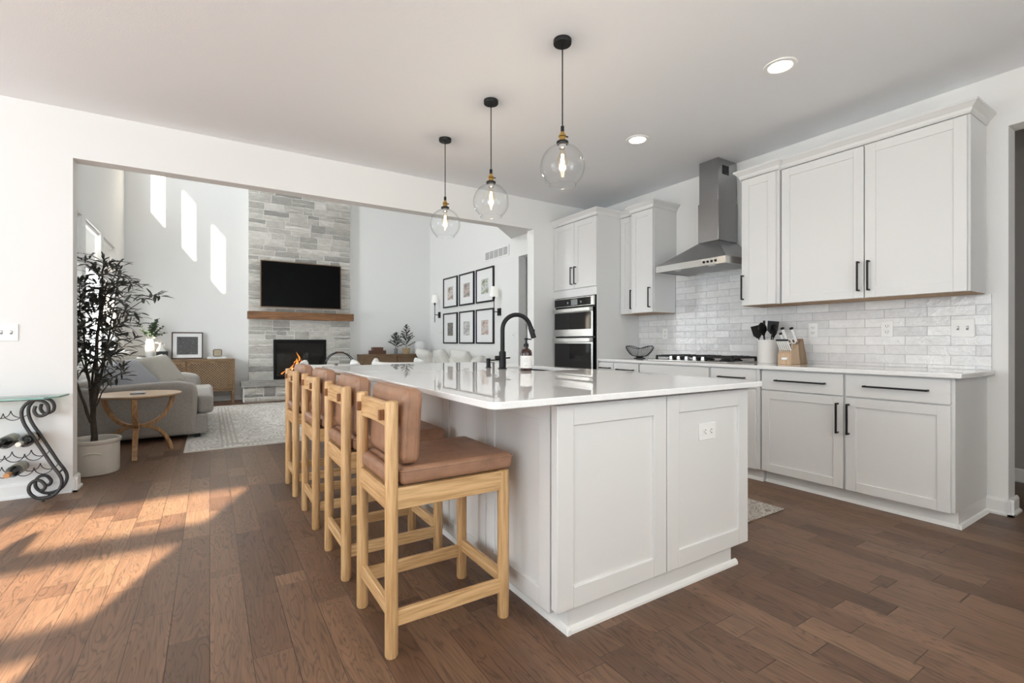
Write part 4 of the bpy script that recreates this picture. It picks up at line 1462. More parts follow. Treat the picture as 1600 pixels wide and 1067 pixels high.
rack = thing('wine_rack', 'black wrought iron wine rack with glass top on the left wall', 'wine rack', (-1.6, 4.4, 0))
SC = [(-0.982, 0.643), (-0.988, 0.611), (-0.974, 0.582), (-0.95, 0.576), (-0.924, 0.592), (-0.918, 0.626), (-0.93, 0.659), (-0.956, 0.678), (-0.985, 0.683),
      (-1.022, 0.665), (-1.046, 0.624), (-1.046, 0.572), (-1.029, 0.513), (-0.990, 0.432), (-0.945, 0.335), (-0.899, 0.236), (-0.866, 0.174),
      (-0.852, 0.131), (-0.856, 0.090), (-0.880, 0.046), (-0.921, 0.024), (-0.964, 0.024), (-0.999, 0.052), (-1.014, 0.086), (-1.009, 0.124),
      (-0.985, 0.147), (-0.955, 0.140), (-0.934, 0.105), (-0.942, 0.080), (-0.955, 0.078)]
XM = -1.50   # mirror line of the rack
for mirror in (False, True):
    for y in (4.38, 4.52):
        P = [(2 * XM - x, z) if mirror else (x, z) for x, z in SC]
        MB().tube(scroll(P, y, 0.008), 0.0100, 10).build('scroll', M['iron'], rack, smooth=True)
    for y in (4.38, 4.52):
        x = 2 * XM + 0.945 if mirror else -0.945
        MB().cyl((x, y, 0.0), (x, y, 0.018), 0.008, 12).build('foot', M['iron'], rack, smooth=True)
    for x, z in ((-0.870, 0.180), (-0.880, 0.046), (-1.0, 0.675)):
        x = 2 * XM - x if mirror else x
        MB().cyl((x, 4.38, z), (x, 4.52, z), 0.006, 8).build('cross_bar', M['iron'], rack, smooth=True)
rows = [(0.565, 0.05), (0.413, 0.045), (0.320, 0.045), (0.222, 0.045)]
rows = [(0.600, -1.04), (0.420, -0.985), (0.325, -0.940), (0.228, -0.895)]
for zt_, xr in rows:
    for y in (4.38, 4.52):
        wm = MB()
        x = xr
        while x > 2 * XM - xr + 0.02:
            wdt = 0.094
            wm.tube([(x - wdt * k / 10, y, zt_ - 0.042 * math.sin(PI * k / 10) ** 0.55) for k in range(11)], 0.0028, 6)
            wm.tube([(x - wdt, y, zt_ - 0.002), (x - wdt, y, zt_ + 0.006)], 0.004, 6)
            x -= wdt
        wm.build('bottle_wire', M['iron'], rack, smooth=True)
gt = MB().prism([(-0.846, 4.556), (-0.862, 4.37), (-0.925, 4.30), (-2.07, 4.30), (-2.15, 4.37), (-2.15, 4.556)], 'z', 0.694, 0.704)
gt.build('glass_top', M['greenglass'], rack)
ge = MB()
gp = [(-0.846, 4.556), (-0.862, 4.37), (-0.925, 4.30), (-2.07, 4.30)]
for a, c in zip(gp[:-1], gp[1:]):
    dv = (Vector((c[0], c[1], 0)) - Vector((a[0], a[1], 0))).normalized()
    nv = Vector((-dv.y, dv.x, 0)) * -0.0012
    ge.loft([[Vector((a[0], a[1], z)) + o for z, o in ((0.694, Vector()), (0.704, Vector()), (0.704, nv), (0.694, nv))],
             [Vector((c[0], c[1], z)) + o for z, o in ((0.694, Vector()), (0.704, Vector()), (0.704, nv), (0.694, nv))]])
ge.build('glass_edge', M['greenedge'], rack)
MB().box(-2.05, -0.95, 4.37, 4.384, 0.683, 0.694).box(-2.05, -0.95, 4.515, 4.529, 0.683, 0.694).build('top_rail', M['iron'], rack)


def wine(x, z, flip, cap, label):
    """bottle lying along Y on the wires; flip False = neck towards the camera"""
    t = thing('wine_bottle', label, 'wine bottle', (x, 4.42, z - 0.037), 'bottles in the wine rack')
    pr = [(0.0, 0.0), (0.034, 0.0), (0.037, 0.006), (0.037, 0.185), (0.030, 0.215), (0.016, 0.240), (0.0145, 0.285)]
    y0, s_ = (4.54, -1) if not flip else (4.30, 1)
    def rings(p):
        return [[Vector((x + r * math.cos(2 * PI * k / 20), y0 + s_ * d_, z + r * math.sin(2 * PI * k / 20))) for k in range(20)] for r, d_ in p]
    MB().loft(rings([(max(r, 1e-4), d_) for r, d_ in pr])).build('bottle_body', M['winebottle'], t, smooth=True)
    MB().loft(rings([(0.0156, 0.240), (0.0156, 0.300), (0.0145, 0.303), (0.0001, 0.3031)])).build('capsule', M[cap], t, smooth=True)
    MB().loft(rings([(0.0374, 0.05), (0.0374, 0.145)]), False, False).build('paper_label', M['winelabel'], t, smooth=True)


wine(-1.022, 0.420, True, 'foil', 'dark wine bottle lying base outwards in the second row of the rack') if False else None
wine(-1.030, 0.418, False, 'foil', 'wine bottle with pale foil cap in the upper right of the rack')
wine(-1.125, 0.418, False, 'blackplastic', 'wine bottle with black cap at the left edge of the picture')
wine(-1.083, 0.226, False, 'cork', 'wine bottle with orange cap in the bottom row of the rack')

# ------------------------------------------------------------------ olive tree
t = thing('olive_tree', 'tall dark-leaved olive tree in a stoneware crock beside the opening', 'potted tree', (-0.80, 5.13, 0))
tc_ = (-0.80, 5.13, 0)
pot = MB().lathe([(0.140, 0.0), (0.158, 0.004), (0.163, 0.02), (0.163, 0.245), (0.170, 0.252), (0.174, 0.262), (0.174, 0.278), (0.168, 0.284), (0.158, 0.280), (0.150, 0.26), (0.150, 0.235), (0.0, 0.235)], tc_, 48, cap0=True).build('crock', M['pot'], t, smooth=True)
MB().tube([(tc_[0] - 0.055 + 0.11 * k / 10 + 0.01, 5.13 - math.sqrt(0.1645 ** 2 - (-0.045 + 0.11 * k / 10) ** 2), 0.170 + 0.014 * math.sin(PI * k / 10)) for k in range(11)], 0.007, 8).build('handle', M['pot'], pot, smooth=True)
MB().lathe([(0.0, 0.238), (0.149, 0.236)], tc_, 32).build('soil', M['soil'], pot)
rt = random.Random(11)
trunk = MB()
stems = [
    [(-0.802, 5.13, 0.236), (-0.808, 5.13, 0.52), (-0.790, 5.12, 0.78), (-0.778, 5.10, 1.04), (-0.758, 5.10, 1.36), (-0.742, 5.08, 1.62), (-0.735, 5.08, 1.74)],
    [(-0.808, 5.13, 0.48), (-0.845, 5.16, 0.78), (-0.872, 5.18, 1.09), (-0.900, 5.20, 1.36), (-0.905, 5.22, 1.56)],
    [(-0.800, 5.13, 0.55), (-0.752, 5.20, 0.90), (-0.717, 5.22, 1.147), (-0.688, 5.22, 1.38), (-0.660, 5.24, 1.62)],
    [(-0.785, 5.10, 0.80), (-0.729, 5.05, 0.935), (-0.668, 5.00, 1.12), (-0.605, 4.98, 1.30), (-0.49, 4.97, 1.40), (-0.405, 4.97, 1.455)],
    [(-0.750, 5.20, 0.90), (-0.67, 5.15, 0.98), (-0.60, 5.13, 1.05), (-0.535, 5.12, 1.10)],
    [(-0.815, 5.10, 0.42), (-0.88, 5.00, 0.72), (-0.93, 4.98, 1.00), (-0.96, 4.98, 1.22), (-0.98, 5.0, 1.45)],
    [(-0.758, 5.10, 1.34), (-0.70, 5.02, 1.50), (-0.640, 4.98, 1.64)],
    [(-0.80, 5.12, 0.50), (-0.74, 5.00, 0.66), (-0.66, 4.96, 0.78), (-0.585, 4.95, 0.84)],
    [(-0.81, 5.14, 0.45), (-0.83, 5.26, 0.85), (-0.80, 5.34, 1.2), (-0.76, 5.38, 1.55)],
    [(-0.80, 5.13, 0.60), (-0.90, 5.22, 0.95), (-1.00, 5.28, 1.25), (-1.04, 5.30, 1.50)],
]
leafpts = []


def interp(P, u):
    f = u * (len(P) - 1)
    i = min(int(f), len(P) - 2)
    return P[i].lerp(P[i + 1], f - i)


for si, st in enumerate(stems):
    P = [Vector(p) for p in st]
    n = len(P)
    r0 = 0.024 if si == 0 else (0.012 if si in (1, 2, 5, 8) else 0.006)
    SP = scroll_pts = []
    for i in range(n - 1):
        for k in range(4):
            SP.append(P[i].lerp(P[i + 1], k / 4) + Vector((rt.uniform(-1, 1), rt.uniform(-1, 1), 0)) * 0.005)
    SP.append(P[-1])
    trunk.tube(SP, [r0 * (1 - 0.86 * (i / (len(SP) - 1)) ** 0.6) + 0.0012 for i in range(len(SP))], 8)
    L_ = sum((b - a).length for a, b in zip(P[:-1], P[1:]))
    lo = 0.30 if st[0][2] < 0.7 else 0.12
    nt_ = int(L_ * (23 if si not in (3, 4, 7) else 10))
    for k in range(nt_):
        u = lo + (1 - lo) * (k + rt.random()) / nt_
        b0 = interp(P, min(u, 0.999))
        a = rt.uniform(0, 2 * PI)
        ln = rt.uniform(0.10, 0.27) * (1.0 if si not in (3, 4, 7) else 0.55)
        dr = Vector((math.cos(a), math.sin(a), rt.uniform(-0.15, 0.7))).normalized()
        tip = b0 + dr * ln
        tip.x = max(tip.x, -1.12)
        tip.z = min(tip.z, 1.80)
        if tip.x < -0.75:
            tip.y = max(tip.y, 4.84)
        mid = b0.lerp(tip, 0.5) + Vector((0, 0, 0.02))
        trunk.tube([b0, mid, tip], [0.0028, 0.002, 0.001], 5)
        m_ = rt.randint(4, 7)
        for q in range(m_):
            uu = 0.25 + 0.75 * q / (m_ - 1)
            c_ = b0.lerp(mid, uu * 2) if uu < 0.5 else mid.lerp(tip, uu * 2 - 1)
            leafpts.append((c_, dr, q == m_ - 1))
    leafpts.append((P[-1], (P[-1] - P[-2]).normalized(), True))
    for q in range(3):
        leafpts.append((P[-1].lerp(P[-2], 0.12 * q), (P[-1] - P[-2]).normalized(), False))
trunk.build('trunk', M['bark'], t, smooth=True)


def leaf(mb, c, d, ln, wd, droop, up):
    side = d.cross(up)
    if side.length < 0.05:
        side = d.cross(Vector((1, 0, 0)))
    side.normalize()
    nrm = side.cross(d).normalized()
    pts = []
    for u, w_ in ((0, 0.12), (0.25, 0.8), (0.5, 1.0), (0.75, 0.75), (1.0, 0.05)):
        p = c + d * (ln * u) + Vector((0, 0, -droop * ln * u * u))
        pts.append((mb.bm.verts.new(p + side * wd * w_ * 0.5 + nrm * wd * 0.18 * w_), mb.bm.verts.new(p), mb.bm.verts.new(p - side * wd * w_ * 0.5 + nrm * wd * 0.18 * w_)))
    for a, b in zip(pts[:-1], pts[1:]):
        mb.bm.faces.new((a[0], a[1], b[1], b[0]))
        mb.bm.faces.new((a[1], a[2], b[2], b[1]))


lm = MB()
for c_, dr, tipf in leafpts:
    for r_ in range(1 if rt.random() < 0.6 else 2):
        d_ = (dr * (1.0 if tipf else 0.55) + Vector((rt.uniform(-1, 1), rt.uniform(-1, 1), rt.uniform(-0.7, 0.8))) * (0.25 if tipf else 0.8)).normalized()
        ln = rt.uniform(0.06, 0.105)
        e_ = c_ + d_ * ln
        if e_.x < -1.17 or (e_.x < -0.78 and e_.y < 4.74):
            continue
        leaf(lm, c_, d_, ln, rt.uniform(0.017, 0.026), rt.uniform(0.0, 0.35), Vector((rt.uniform(-.6, .6), rt.uniform(-.6, .6), 1)))
lm.build('foliage', M['leaf'], t, smooth=True, ang=180, fixn=False)

# ------------------------------------------------------------------ side table with three crossing curved legs
t = thing('side_table', 'round oak side table on curved crossing legs beside the sofa', 'side table', (-0.58, 5.73, 0))
tx, ty = -0.585, 5.74
MB().lathe([(0.0, 0.556), (0.32, 0.556), (0.345, 0.566), (0.350, 0.574), (0.348, 0.580), (0.0, 0.580)], (tx, ty, 0), 64).build('table_top', M['tabletop'], t, smooth=True, ang=30)
for a_ in (-88, 26, 152):
    a = math.radians(a_)
    cs, sn = math.cos(a), math.sin(a)
    for nm, R_, h_ in (('leg', 0.285, -0.268), ('support_arm', 0.305, 0.287)):
        n_ = 16
        rings = []
        for i in range(n_ + 1):
            u = 0.04 + 0.96 * i / n_
            rr, z = R_ * u, 0.268 + h_ * (1 - math.sqrt(max(0.0, 1 - (u * 0.985) ** 2.3))) / (1 - math.sqrt(1 - 0.985 ** 2.3))
            u2 = min(u + 0.01, 1.0)
            u1 = u2 - 0.02
            zf = lambda q: 0.268 + h_ * (1 - math.sqrt(max(0.0, 1 - (q * 0.985) ** 2.3))) / (1 - math.sqrt(1 - 0.985 ** 2.3))
            tr, tz = R_ * (u2 - u1), zf(u2) - zf(u1)
            l_ = math.hypot(tr, tz)
            nr, nz = -tz / l_, tr / l_
            if i == n_:
                nr, nz = -math.copysign(1, h_), 0.0
            w2, h2 = 0.021, 0.0155
            rings.append([(tx + cs * (rr + nr * h2 * q) - sn * w2 * p, ty + sn * (rr + nr * h2 * q) + cs * w2 * p, z + nz * h2 * q)
                          for p, q in ((-1, -1), (1, -1), (1, 1), (-1, 1))])
        MB().loft(rings).build(nm, M['sideoak'], t, bevel=0.003)
MB().cyl((tx, ty, 0.24), (tx, ty, 0.30), 0.020, 16).build('hub', M['sideoak'], t, smooth=True)
cs_ = thing('coaster', 'thin white coaster lying on another on the round side table', 'coaster', (-0.57, 5.70, 0.590), 'coasters on the side table')
MB().box(-0.625, -0.52, 5.65, 5.75, 0.5905, 0.600).build('slab', M['ceramic'], cs_, bevel=0.003)
cs_ = thing('coaster', 'lower grey coaster of the pair on the round side table', 'coaster', (-0.57, 5.70, 0.5805), 'coasters on the side table')
MB().box(-0.63, -0.52, 5.645, 5.75, 0.5805, 0.590).build('slab', M['grey'], cs_, bevel=0.003)


# ------------------------------------------------------------------ sofas
def softbox(mb, x0, x1, y0, y1, z0, z1, m=None):
    return mb.box(x0, x1, y0, y1, z0, z1, m)


t = thing('sofa', 'oatmeal linen sofa seen from its arm end, left side of the living room', 'sofa', (-0.6, 7.25, 0))
SY0_, SY1_ = 6.30, 8.30
MB().box(-1.12, -0.03, SY0_ + 0.02, SY1_ - 0.02, 0.055, 0.265).build('base', M['sofa'], t, bevel=0.02, seg=3, ang=70)
for y0, y1, nm in ((SY0_, SY0_ + 0.20, 'near'), (SY1_ - 0.20, SY1_, 'far')):
    a = MB().prism([(-1.15, 0.05), (-0.13, 0.05), (-0.115, 0.50), (-0.135, 0.605), (-0.30, 0.640), (-1.15, 0.610)], 'y', y0, y1)
    a.build('arm', M['sofa'], t, bevel=0.045, seg=4, ang=70)
MB().box(-1.16, -0.90, SY0_ + 0.04, SY1_ - 0.04, 0.10, 0.68).build('back', M['sofa'], t, bevel=0.06, seg=4, ang=70)
for y0, y1 in ((SY0_ + 0.205, 7.295), (7.305, SY1_ - 0.205)):
    c = MB().box(-0.90, 0.035, y0, y1, 0.265, 0.470)
    c.build('seat_cushion', M['sofa'], t, bevel=0.06, seg=5, ang=75)
MB().box(-0.13, 0.035, 6.40, 6.51, 0.265, 0.465).build('seat_cushion', M['sofa'], t, bevel=0.045, seg=4, ang=75)
for y0, y1 in ((6.55, 7.28), (7.32, 8.06)):
    m = Matrix.Translation((-0.80, (y0 + y1) / 2, 0.66)) @ Matrix.Rotation(math.radians(-12), 4, 'Y') @ Matrix.Rotation(PI / 2, 4, 'Y')
    MB().puff(m, 0.46, y1 - y0, 0.26, 10, 0.3, 0.05).build('back_cushion', M['sofa'], t, smooth=True, ang=180)
for x in (-1.05, -0.12):
    for y in (SY0_ + 0.1, SY1_ - 0.1):
        MB().box(x - 0.03, x + 0.03, y - 0.03, y + 0.03, 0.0 if x < -0.5 else 0.0105, 0.055).build('foot', M['blackplastic'], t)


def pillow(label, mat, c, size, thick, yaw, tilt, roll, group='sofa pillows'):
    m = Matrix.Translation(c) @ Matrix.Rotation(math.radians(yaw), 4, 'Z') @ Matrix.Rotation(math.radians(tilt), 4, 'Y') @ Matrix.Rotation(math.radians(roll), 4, 'Z')
    o = MB().puff(m, size, size, thick, 12, 0.42, 0.07).build('throw_pillow', M[mat], None, smooth=True, ang=180)
    tag(o, label, 'pillow', group)
    return o


pillow('blue-grey throw pillow lying against the near sofa arm', 'pillowg', (-0.72, 6.60, 0.665), 0.50, 0.22, -34, 46, 8)
pillow('beige throw pillow in front, leaning on the sofa behind the blue-grey one', 'pillowb', (-0.50, 7.04, 0.695), 0.50, 0.22, -34, 56, 6)
pillow('beige throw pillow tucked behind the other beige pillow', 'pillowb', (-0.80, 7.06, 0.735), 0.50, 0.20, -18, 62, 8)

# sofa on the gallery wall
t = thing('sofa', 'cream sofa below the six framed photos on the right wall', 'sofa', (3.75, 8.1, 0))
MB().box(3.30, 4.20, 6.75, 9.55, 0.05, 0.44).build('base', M['cream'], t, bevel=0.03, seg=3, ang=70)
MB().box(3.95, 4.22, 6.75, 9.55, 0.40, 0.74).build('back', M['cream'], t, bevel=0.05, seg=3, ang=70)
for y0, y1 in ((6.70, 6.92), (9.38, 9.60)):
    MB().box(3.30, 4.20, y0, y1, 0.05, 0.62).build('arm', M['cream'], t, bevel=0.05, seg=3, ang=70)
for i, (y0, y1, top) in enumerate(((6.92, 7.72, 0.86), (7.74, 8.54, 0.87), (8.56, 9.36, 0.84))):
    m = Matrix.Translation((3.88, (y0 + y1) / 2, 0.63)) @ Matrix.Rotation(math.radians(72), 4, 'Y')
    MB().puff(m, 0.46, y1 - y0, 0.26, 10, 0.3, 0.05).build('back_cushion', M['cream'], t, smooth=True, ang=180)
    MB().box(3.28, 3.95, y0, y1, 0.44, 0.56).build('seat_cushion', M['cream'], t, bevel=0.04, seg=3, ang=70)
pillow('cream pillow at the far end of the gallery wall sofa', 'cream', (3.72, 9.05, 0.70), 0.52, 0.20, 5, 58, 6, 'pillows on the gallery sofa')
pillow('cream pillow in the middle of the gallery wall sofa', 'cream', (3.72, 8.25, 0.71), 0.52, 0.20, -4, 60, -5, 'pillows on the gallery sofa')
pillow('cream pillow at the near end of the gallery wall sofa', 'cream', (3.72, 7.40, 0.71), 0.52, 0.20, 6, 60, 4, 'pillows on the gallery sofa')

# living room rug
t = thing('area_rug', 'large faded ivory oriental rug in front of the fireplace', 'rug', (1.45, 7.42, 0))
MB().box(-0.215, 3.1, 5.56, 9.28, 0.0005, 0.008).build('binding', M['rugedge'], t)
MB().box(-0.185, 3.07, 5.59, 9.25, 0.008, 0.0095).build('field', M['rug'], t)
for x in (0.10, 0.145, 0.19, 0.235, 2.69, 2.725, 2.765, 2.80):
    MB().box(x, x + 0.020, 5.72, 9.12, 0.0095, 0.0102).build('border_stripe', M['rugline'], t)
for y in (5.70, 5.76, 9.06, 9.12):
    MB().box(-0.10, 3.0, y, y + 0.016, 0.0102, 0.0108).build('border_stripe', M['rugline'], t)

# wooden lounge chair and barrel chair seen over the island
t = thing('lounge_chair', 'wood-framed lounge chair with white cushion behind the farthest stool', 'armchair', (1.0, 5.35, 0))
for x in (0.79, 1.19):
    MB().box(x - 0.018, x + 0.018, 5.06, 5.10, 0, 0.66).build('leg', M['chair'], t, bevel=0.004)
    MB().box(x - 0.018, x + 0.018, 5.62, 5.66, 0.011, 0.60).build('leg', M['chair'], t, bevel=0.004)
    MB().box(x - 0.022, x + 0.022, 5.04, 5.70, 0.60, 0.63).build('arm_rest', M['chair'], t, bevel=0.006)
pts = [(0.79 + 0.40 * k / 12, 5.09 - 0.07 * math.sin(PI * k / 12), 0.755) for k in range(13)]
MB().tube(pts, 0.020, 10).build('top_rail', M['chair'], t, smooth=True)
for k in (2, 5, 7, 10):
    p = pts[k]
    MB().cyl((p[0], p[1] + 0.03, 0.42), (p[0], p[1], 0.745), 0.010, 10).build('spindle', M['chair'], t, smooth=True)
for x in (0.79, 1.19):
    MB().cyl((x, 5.09, 0.64), (x, 5.09, 0.76), 0.016, 10).build('post', M['chair'], t, smooth=True)
MB().box(0.79, 1.19, 5.06, 5.66, 0.34, 0.39).build('seat_frame', M['chair'], t, bevel=0.004)
MB().box(0.81, 1.17, 5.12, 5.68, 0.39, 0.50).build('seat_cushion', M['boucle'], t, bevel=0.03, seg=3, ang=70)
m = Matrix.Translation((0.945, 5.20, 0.655)) @ Matrix.Rotation(math.radians(90), 4, 'Z') @ Matrix.Rotation(math.radians(76), 4, 'Y')
MB().puff(m, 0.40, 0.36, 0.14, 10, 0.35, 0.05).build('back_cushion', M['boucle'], t, smooth=True, ang=180)


def barrel(cx, cy, rot, label):
    t = thing('barrel_chair', label, 'armchair', (cx, cy, 0), 'white barrel chairs')
    cz = 0.0105
    rings = []
    nn = 24
    for i in range(nn + 1):
        a = rot + math.radians(-120 + 240 * i / nn)
        u = abs(2 * i / nn - 1)
        top = 0.765 + 0.05 * u ** 4
        ring = []
        for (rr, z) in ((0.32, 0.10), (0.38, 0.10), (0.40, 0.45), (0.40, top - 0.04), (0.375, top), (0.335, top), (0.31, top - 0.04), (0.31, 0.45)):
            ring.append((cx + rr * math.cos(a), cy + rr * math.sin(a), z + cz))
        rings.append(ring)
    MB().loft(rings).build('back', M['boucle'], t, smooth=True, ang=80)
    MB().lathe([(0.0, 0.10), (0.30, 0.10), (0.305, 0.14), (0.305, 0.40), (0.28, 0.45), (0.0, 0.46)], (cx, cy, cz), 32).build('seat', M['boucle'], t, smooth=True)
    MB().lathe([(0.0, 0.0), (0.24, 0.0), (0.24, 0.10), (0.0, 0.10)], (cx, cy, cz), 32).build('swivel_base', M['black'], t, smooth=True, ang=30)


barrel(2.42, 7.0, math.radians(-95), 'white boucle barrel chair peeking over the island in front of the dark console')
barrel(1.37, 6.75, math.radians(-100), 'white boucle barrel chair behind the far island corner near the hearth')

# ------------------------------------------------------------------ fireplace
fp = thing('fireplace', 'pale ledgestone chimney breast with raised hearth and glass-fronted fire', 'fireplace', (1.5, 9.9, 0))
FX0, FX1 = 0.600, 2.440
FY = 10.06
FZ0, FZ1 = 0.36, 1.12
FHX0, FHX1 = 1.02, 1.965
core = MB()
core.box(FX0 + 0.01, FHX0, FY, YF - 0.002, 0.0, 5.39).box(FHX1, FX1 - 0.01, FY, YF - 0.002, 0.0, 5.39)
core.box(FHX0, FHX1, FY, YF - 0.002, FZ1, 5.39).box(FHX0, FHX1, FY, YF - 0.002, 0.0, FZ0)
core.build('mortar_bed', M['mortar'], fp)
rs = random.Random(5)
sb = bmesh.new()
tone = sb.verts.layers.float.new('tone')


def stone(x0, x1, z0, z1, yf, tn):
    """one split-face stone, front towards -Y"""
    g = 0.0065
    x0 += g; x1 -= g; z0 += g; z1 -= g
    nx = max(2, int((x1 - x0) / 0.06))
    nz = max(2, int((z1 - z0) / 0.045))
    pro = rs.uniform(0.012, 0.034)
    grid = {}
    for i in range(nx + 1):
        for j in range(nz + 1):
            u, v = i / nx, j / nz
            e = min(min(u, 1 - u) * nx, min(v, 1 - v) * nz)
            dep = pro * (0.35 if e == 0 else 1.0) + (rs.uniform(-0.007, 0.007) if e > 0 else 0)
            jit = 0.0055
            p = sb.verts.new((x0 + (x1 - x0) * u + (rs.uniform(-jit, jit) if 0 < i < nx or True else 0),
                              yf - dep, z0 + (z1 - z0) * v + rs.uniform(-jit, jit)))
            p[tone] = tn
            grid[i, j] = p
    for i in range(nx):
        for j in range(nz):
            sb.faces.new((grid[i, j], grid[i + 1, j], grid[i + 1, j + 1], grid[i, j + 1]))
    bd = [(i, 0) for i in range(nx)] + [(nx, j) for j in range(nz)] + [(i, nz) for i in range(nx, 0, -1)] + [(0, j) for j in range(nz, 0, -1)]
    back = {}
    for k in bd:
        c = grid[k].co
        b = sb.verts.new((c.x, yf + 0.004, c.z))
        b[tone] = tn
        back[k] = b
    for a, b in zip(bd, bd[1:] + bd[:1]):
        sb.faces.new((grid[b], grid[a], back[a], back[b]))


def courses(xa, xb, za, zb, yf, hmin=0.085, hmax=0.185):
    z = za
    while z < zb - 0.02:
        h = rs.uniform(hmin, hmax)
        if zb - z - h < 0.09:
            h = zb - z
            if h > hmax * 1.4:
                h *= 0.5
        x = xa
        while x < xb - 0.01:
            w_ = rs.uniform(0.16, 0.48)
            if xb - x - w_ < 0.15:
                w_ = xb - x
                if w_ > 0.7:
                    w_ *= 0.5
            tn = rs.random()
            r = rs.random()
            if h > 0.13 and r < 0.55:
                q = rs.choice((0.35, 0.42, 0.5, 0.6))
                stone(x, x + w_, z, z + h * q, yf, min(1, max(0, rs.gauss(0.52, 0.30))))
                if rs.random() < 0.4 and w_ > 0.3:
                    c = x + w_ * rs.uniform(0.35, 0.65)
                    stone(x, c, z + h * q, z + h, yf, min(1, max(0, rs.gauss(0.52, 0.30))))
                    stone(c, x + w_, z + h * q, z + h, yf, min(1, max(0, rs.gauss(0.52, 0.30))))
                else:
                    stone(x, x + w_, z + h * q, z + h, yf, min(1, max(0, rs.gauss(0.52, 0.30))))
            else:
                stone(x, x + w_, z, z + h, yf, min(1, max(0, rs.gauss(0.52, 0.30))))
            x += w_
        z += h


courses(FX0, FHX0, FZ0, FZ1, FY)
courses(FHX1, FX1, FZ0, FZ1, FY)
courses(FX0, FX1, FZ1, 1.49, FY)
courses(FX0, FX1, 1.49, 5.38, FY)
def stone_obj(name):
    global sb, tone
    me = bpy.data.meshes.new(name)
    sb.to_mesh(me)
    sb.free()
    me.transform(Matrix.Translation(-fp.location))
    o = bpy.data.objects.new(name, me)
    COL.objects.link(o)
    me.materials.append(M['stone'])
    o.parent = fp
    for p in me.polygons:
        p.use_smooth = True
    me.set_sharp_from_angle(angle=math.radians(50))
    return o


stone_obj('stone_veneer')
# hearth
HY = 9.60
MB().box(0.50, 2.55, HY + 0.02, FY - 0.04, 0.0, 0.27).build('hearth_core', M['mortar'], fp)
sb = bmesh.new()
tone = sb.verts.layers.float.new('tone')
courses(0.505, 2.545, 0.0, 0.27, HY + 0.02, 0.08, 0.14)
stone_obj('hearth_stone')
sl = MB().box(0.465, 2.585, HY - 0.035, FY - 0.035, 0.27, 0.36)
bmesh.ops.subdivide_edges(sl.bm, edges=sl.bm.edges[:], cuts=14, use_grid_fill=True)
for v in sl.bm.verts:
    nv = mnoise.noise_vector(v.co * 6)
    v.co += Vector((nv.x * 0.012, nv.y * 0.014, nv.z * 0.005))
sl.build('hearth_slab', M['stone'], fp, smooth=True, ang=60)
# insert
ins = MB()
t_ = 0.05
ins.box(FHX0, FHX0 + t_, FY - 0.028, FY + 0.02, FZ0, FZ1).box(FHX1 - t_, FHX1, FY - 0.028, FY + 0.02, FZ0, FZ1)
ins.box(FHX0 + t_, FHX1 - t_, FY - 0.028, FY + 0.02, FZ0, FZ0 + 0.07).box(FHX0 + t_, FHX1 - t_, FY - 0.028, FY + 0.02, FZ1 - 0.07, FZ1)
ins.build('insert_frame', M['soot'], fp, bevel=0.003)
bx = MB()
bx.box(FHX0 + 0.02, FHX1 - 0.02, 10.186, 10.196, FZ0 + 0.01, FZ1 - 0.01)
bx.box(FHX0 + 0.02, FHX1 - 0.02, FY + 0.02, 10.186, FZ0 + 0.01, FZ0 + 0.03)
bx.build('firebox', M['soot'], fp)
MB().box(FHX0 + t_, FHX1 - t_, FY - 0.012, FY - 0.009, FZ0 + 0.07, FZ1 - 0.07).build('fire_glass', M['fireglass'], fp)
lg = MB()
for (x0, x1, y, z, dz) in ((1.22, 1.78, 10.10, 0.42, 0.02), (1.28, 1.70, 10.14, 0.43, -0.02), (1.30, 1.62, 10.11, 0.48, 0.05)):
    lg.tube([(x0, y, z), ((x0 + x1) / 2, y + 0.01, z + dz), (x1, y, z + dz)], [0.035, 0.04, 0.032], 10)
lg.build('log', M['log'], fp, smooth=True)


def flame(x, y, z, h, w_, mat, lean):
    rings = []
    for i in range(9):
        u = i / 8
        r_ = w_ * (math.sin(PI * min(1, u * 0.9 + 0.12)) ** 0.9) * (1 - u) ** 0.5 + 0.001
        c = Vector((x + lean * u * u + 0.015 * math.sin(5 * u + x * 30), y, z + h * u))
        rings.append([c + Vector((r_ * math.cos(2 * PI * k / 8), r_ * 0.4 * math.sin(2 * PI * k / 8), 0)) for k in range(8)])
    MB().loft(rings).build('flame', M[mat], fp, smooth=True)


for (x, z, h, w_, l_) in ((1.26, 0.46, 0.10, 0.03, 0.04), (1.34, 0.48, 0.17, 0.035, 0.03), (1.42, 0.50, 0.26, 0.045, 0.02), (1.53, 0.50, 0.23, 0.04, -0.02), (1.62, 0.47, 0.15, 0.035, 0.03), (1.47, 0.70, 0.18, 0.016, -0.03), (1.40, 0.66, 0.08, 0.012, 0.02), (1.18, 0.45, 0.07, 0.02, 0.03)):
    flame(x, 10.10, z, h, w_, 'flame', l_)
for (x, z, h, w_, l_) in ((1.42, 0.49, 0.17, 0.022, 0.015), (1.53, 0.49, 0.14, 0.020, -0.015), (1.34, 0.47, 0.10, 0.016, 0.02)):
    flame(x, 10.088, z, h, w_, 'flameh', l_)
# mantel
mb = MB().box(FX0 - 0.02, FX1 + 0.025, 9.86, FY + 0.01, 1.497, 1.638)
tag(mb.build('mantel_shelf', M['mantel'], None, bevel=0.006), 'rough brown wooden mantel beam under the television', 'mantel')
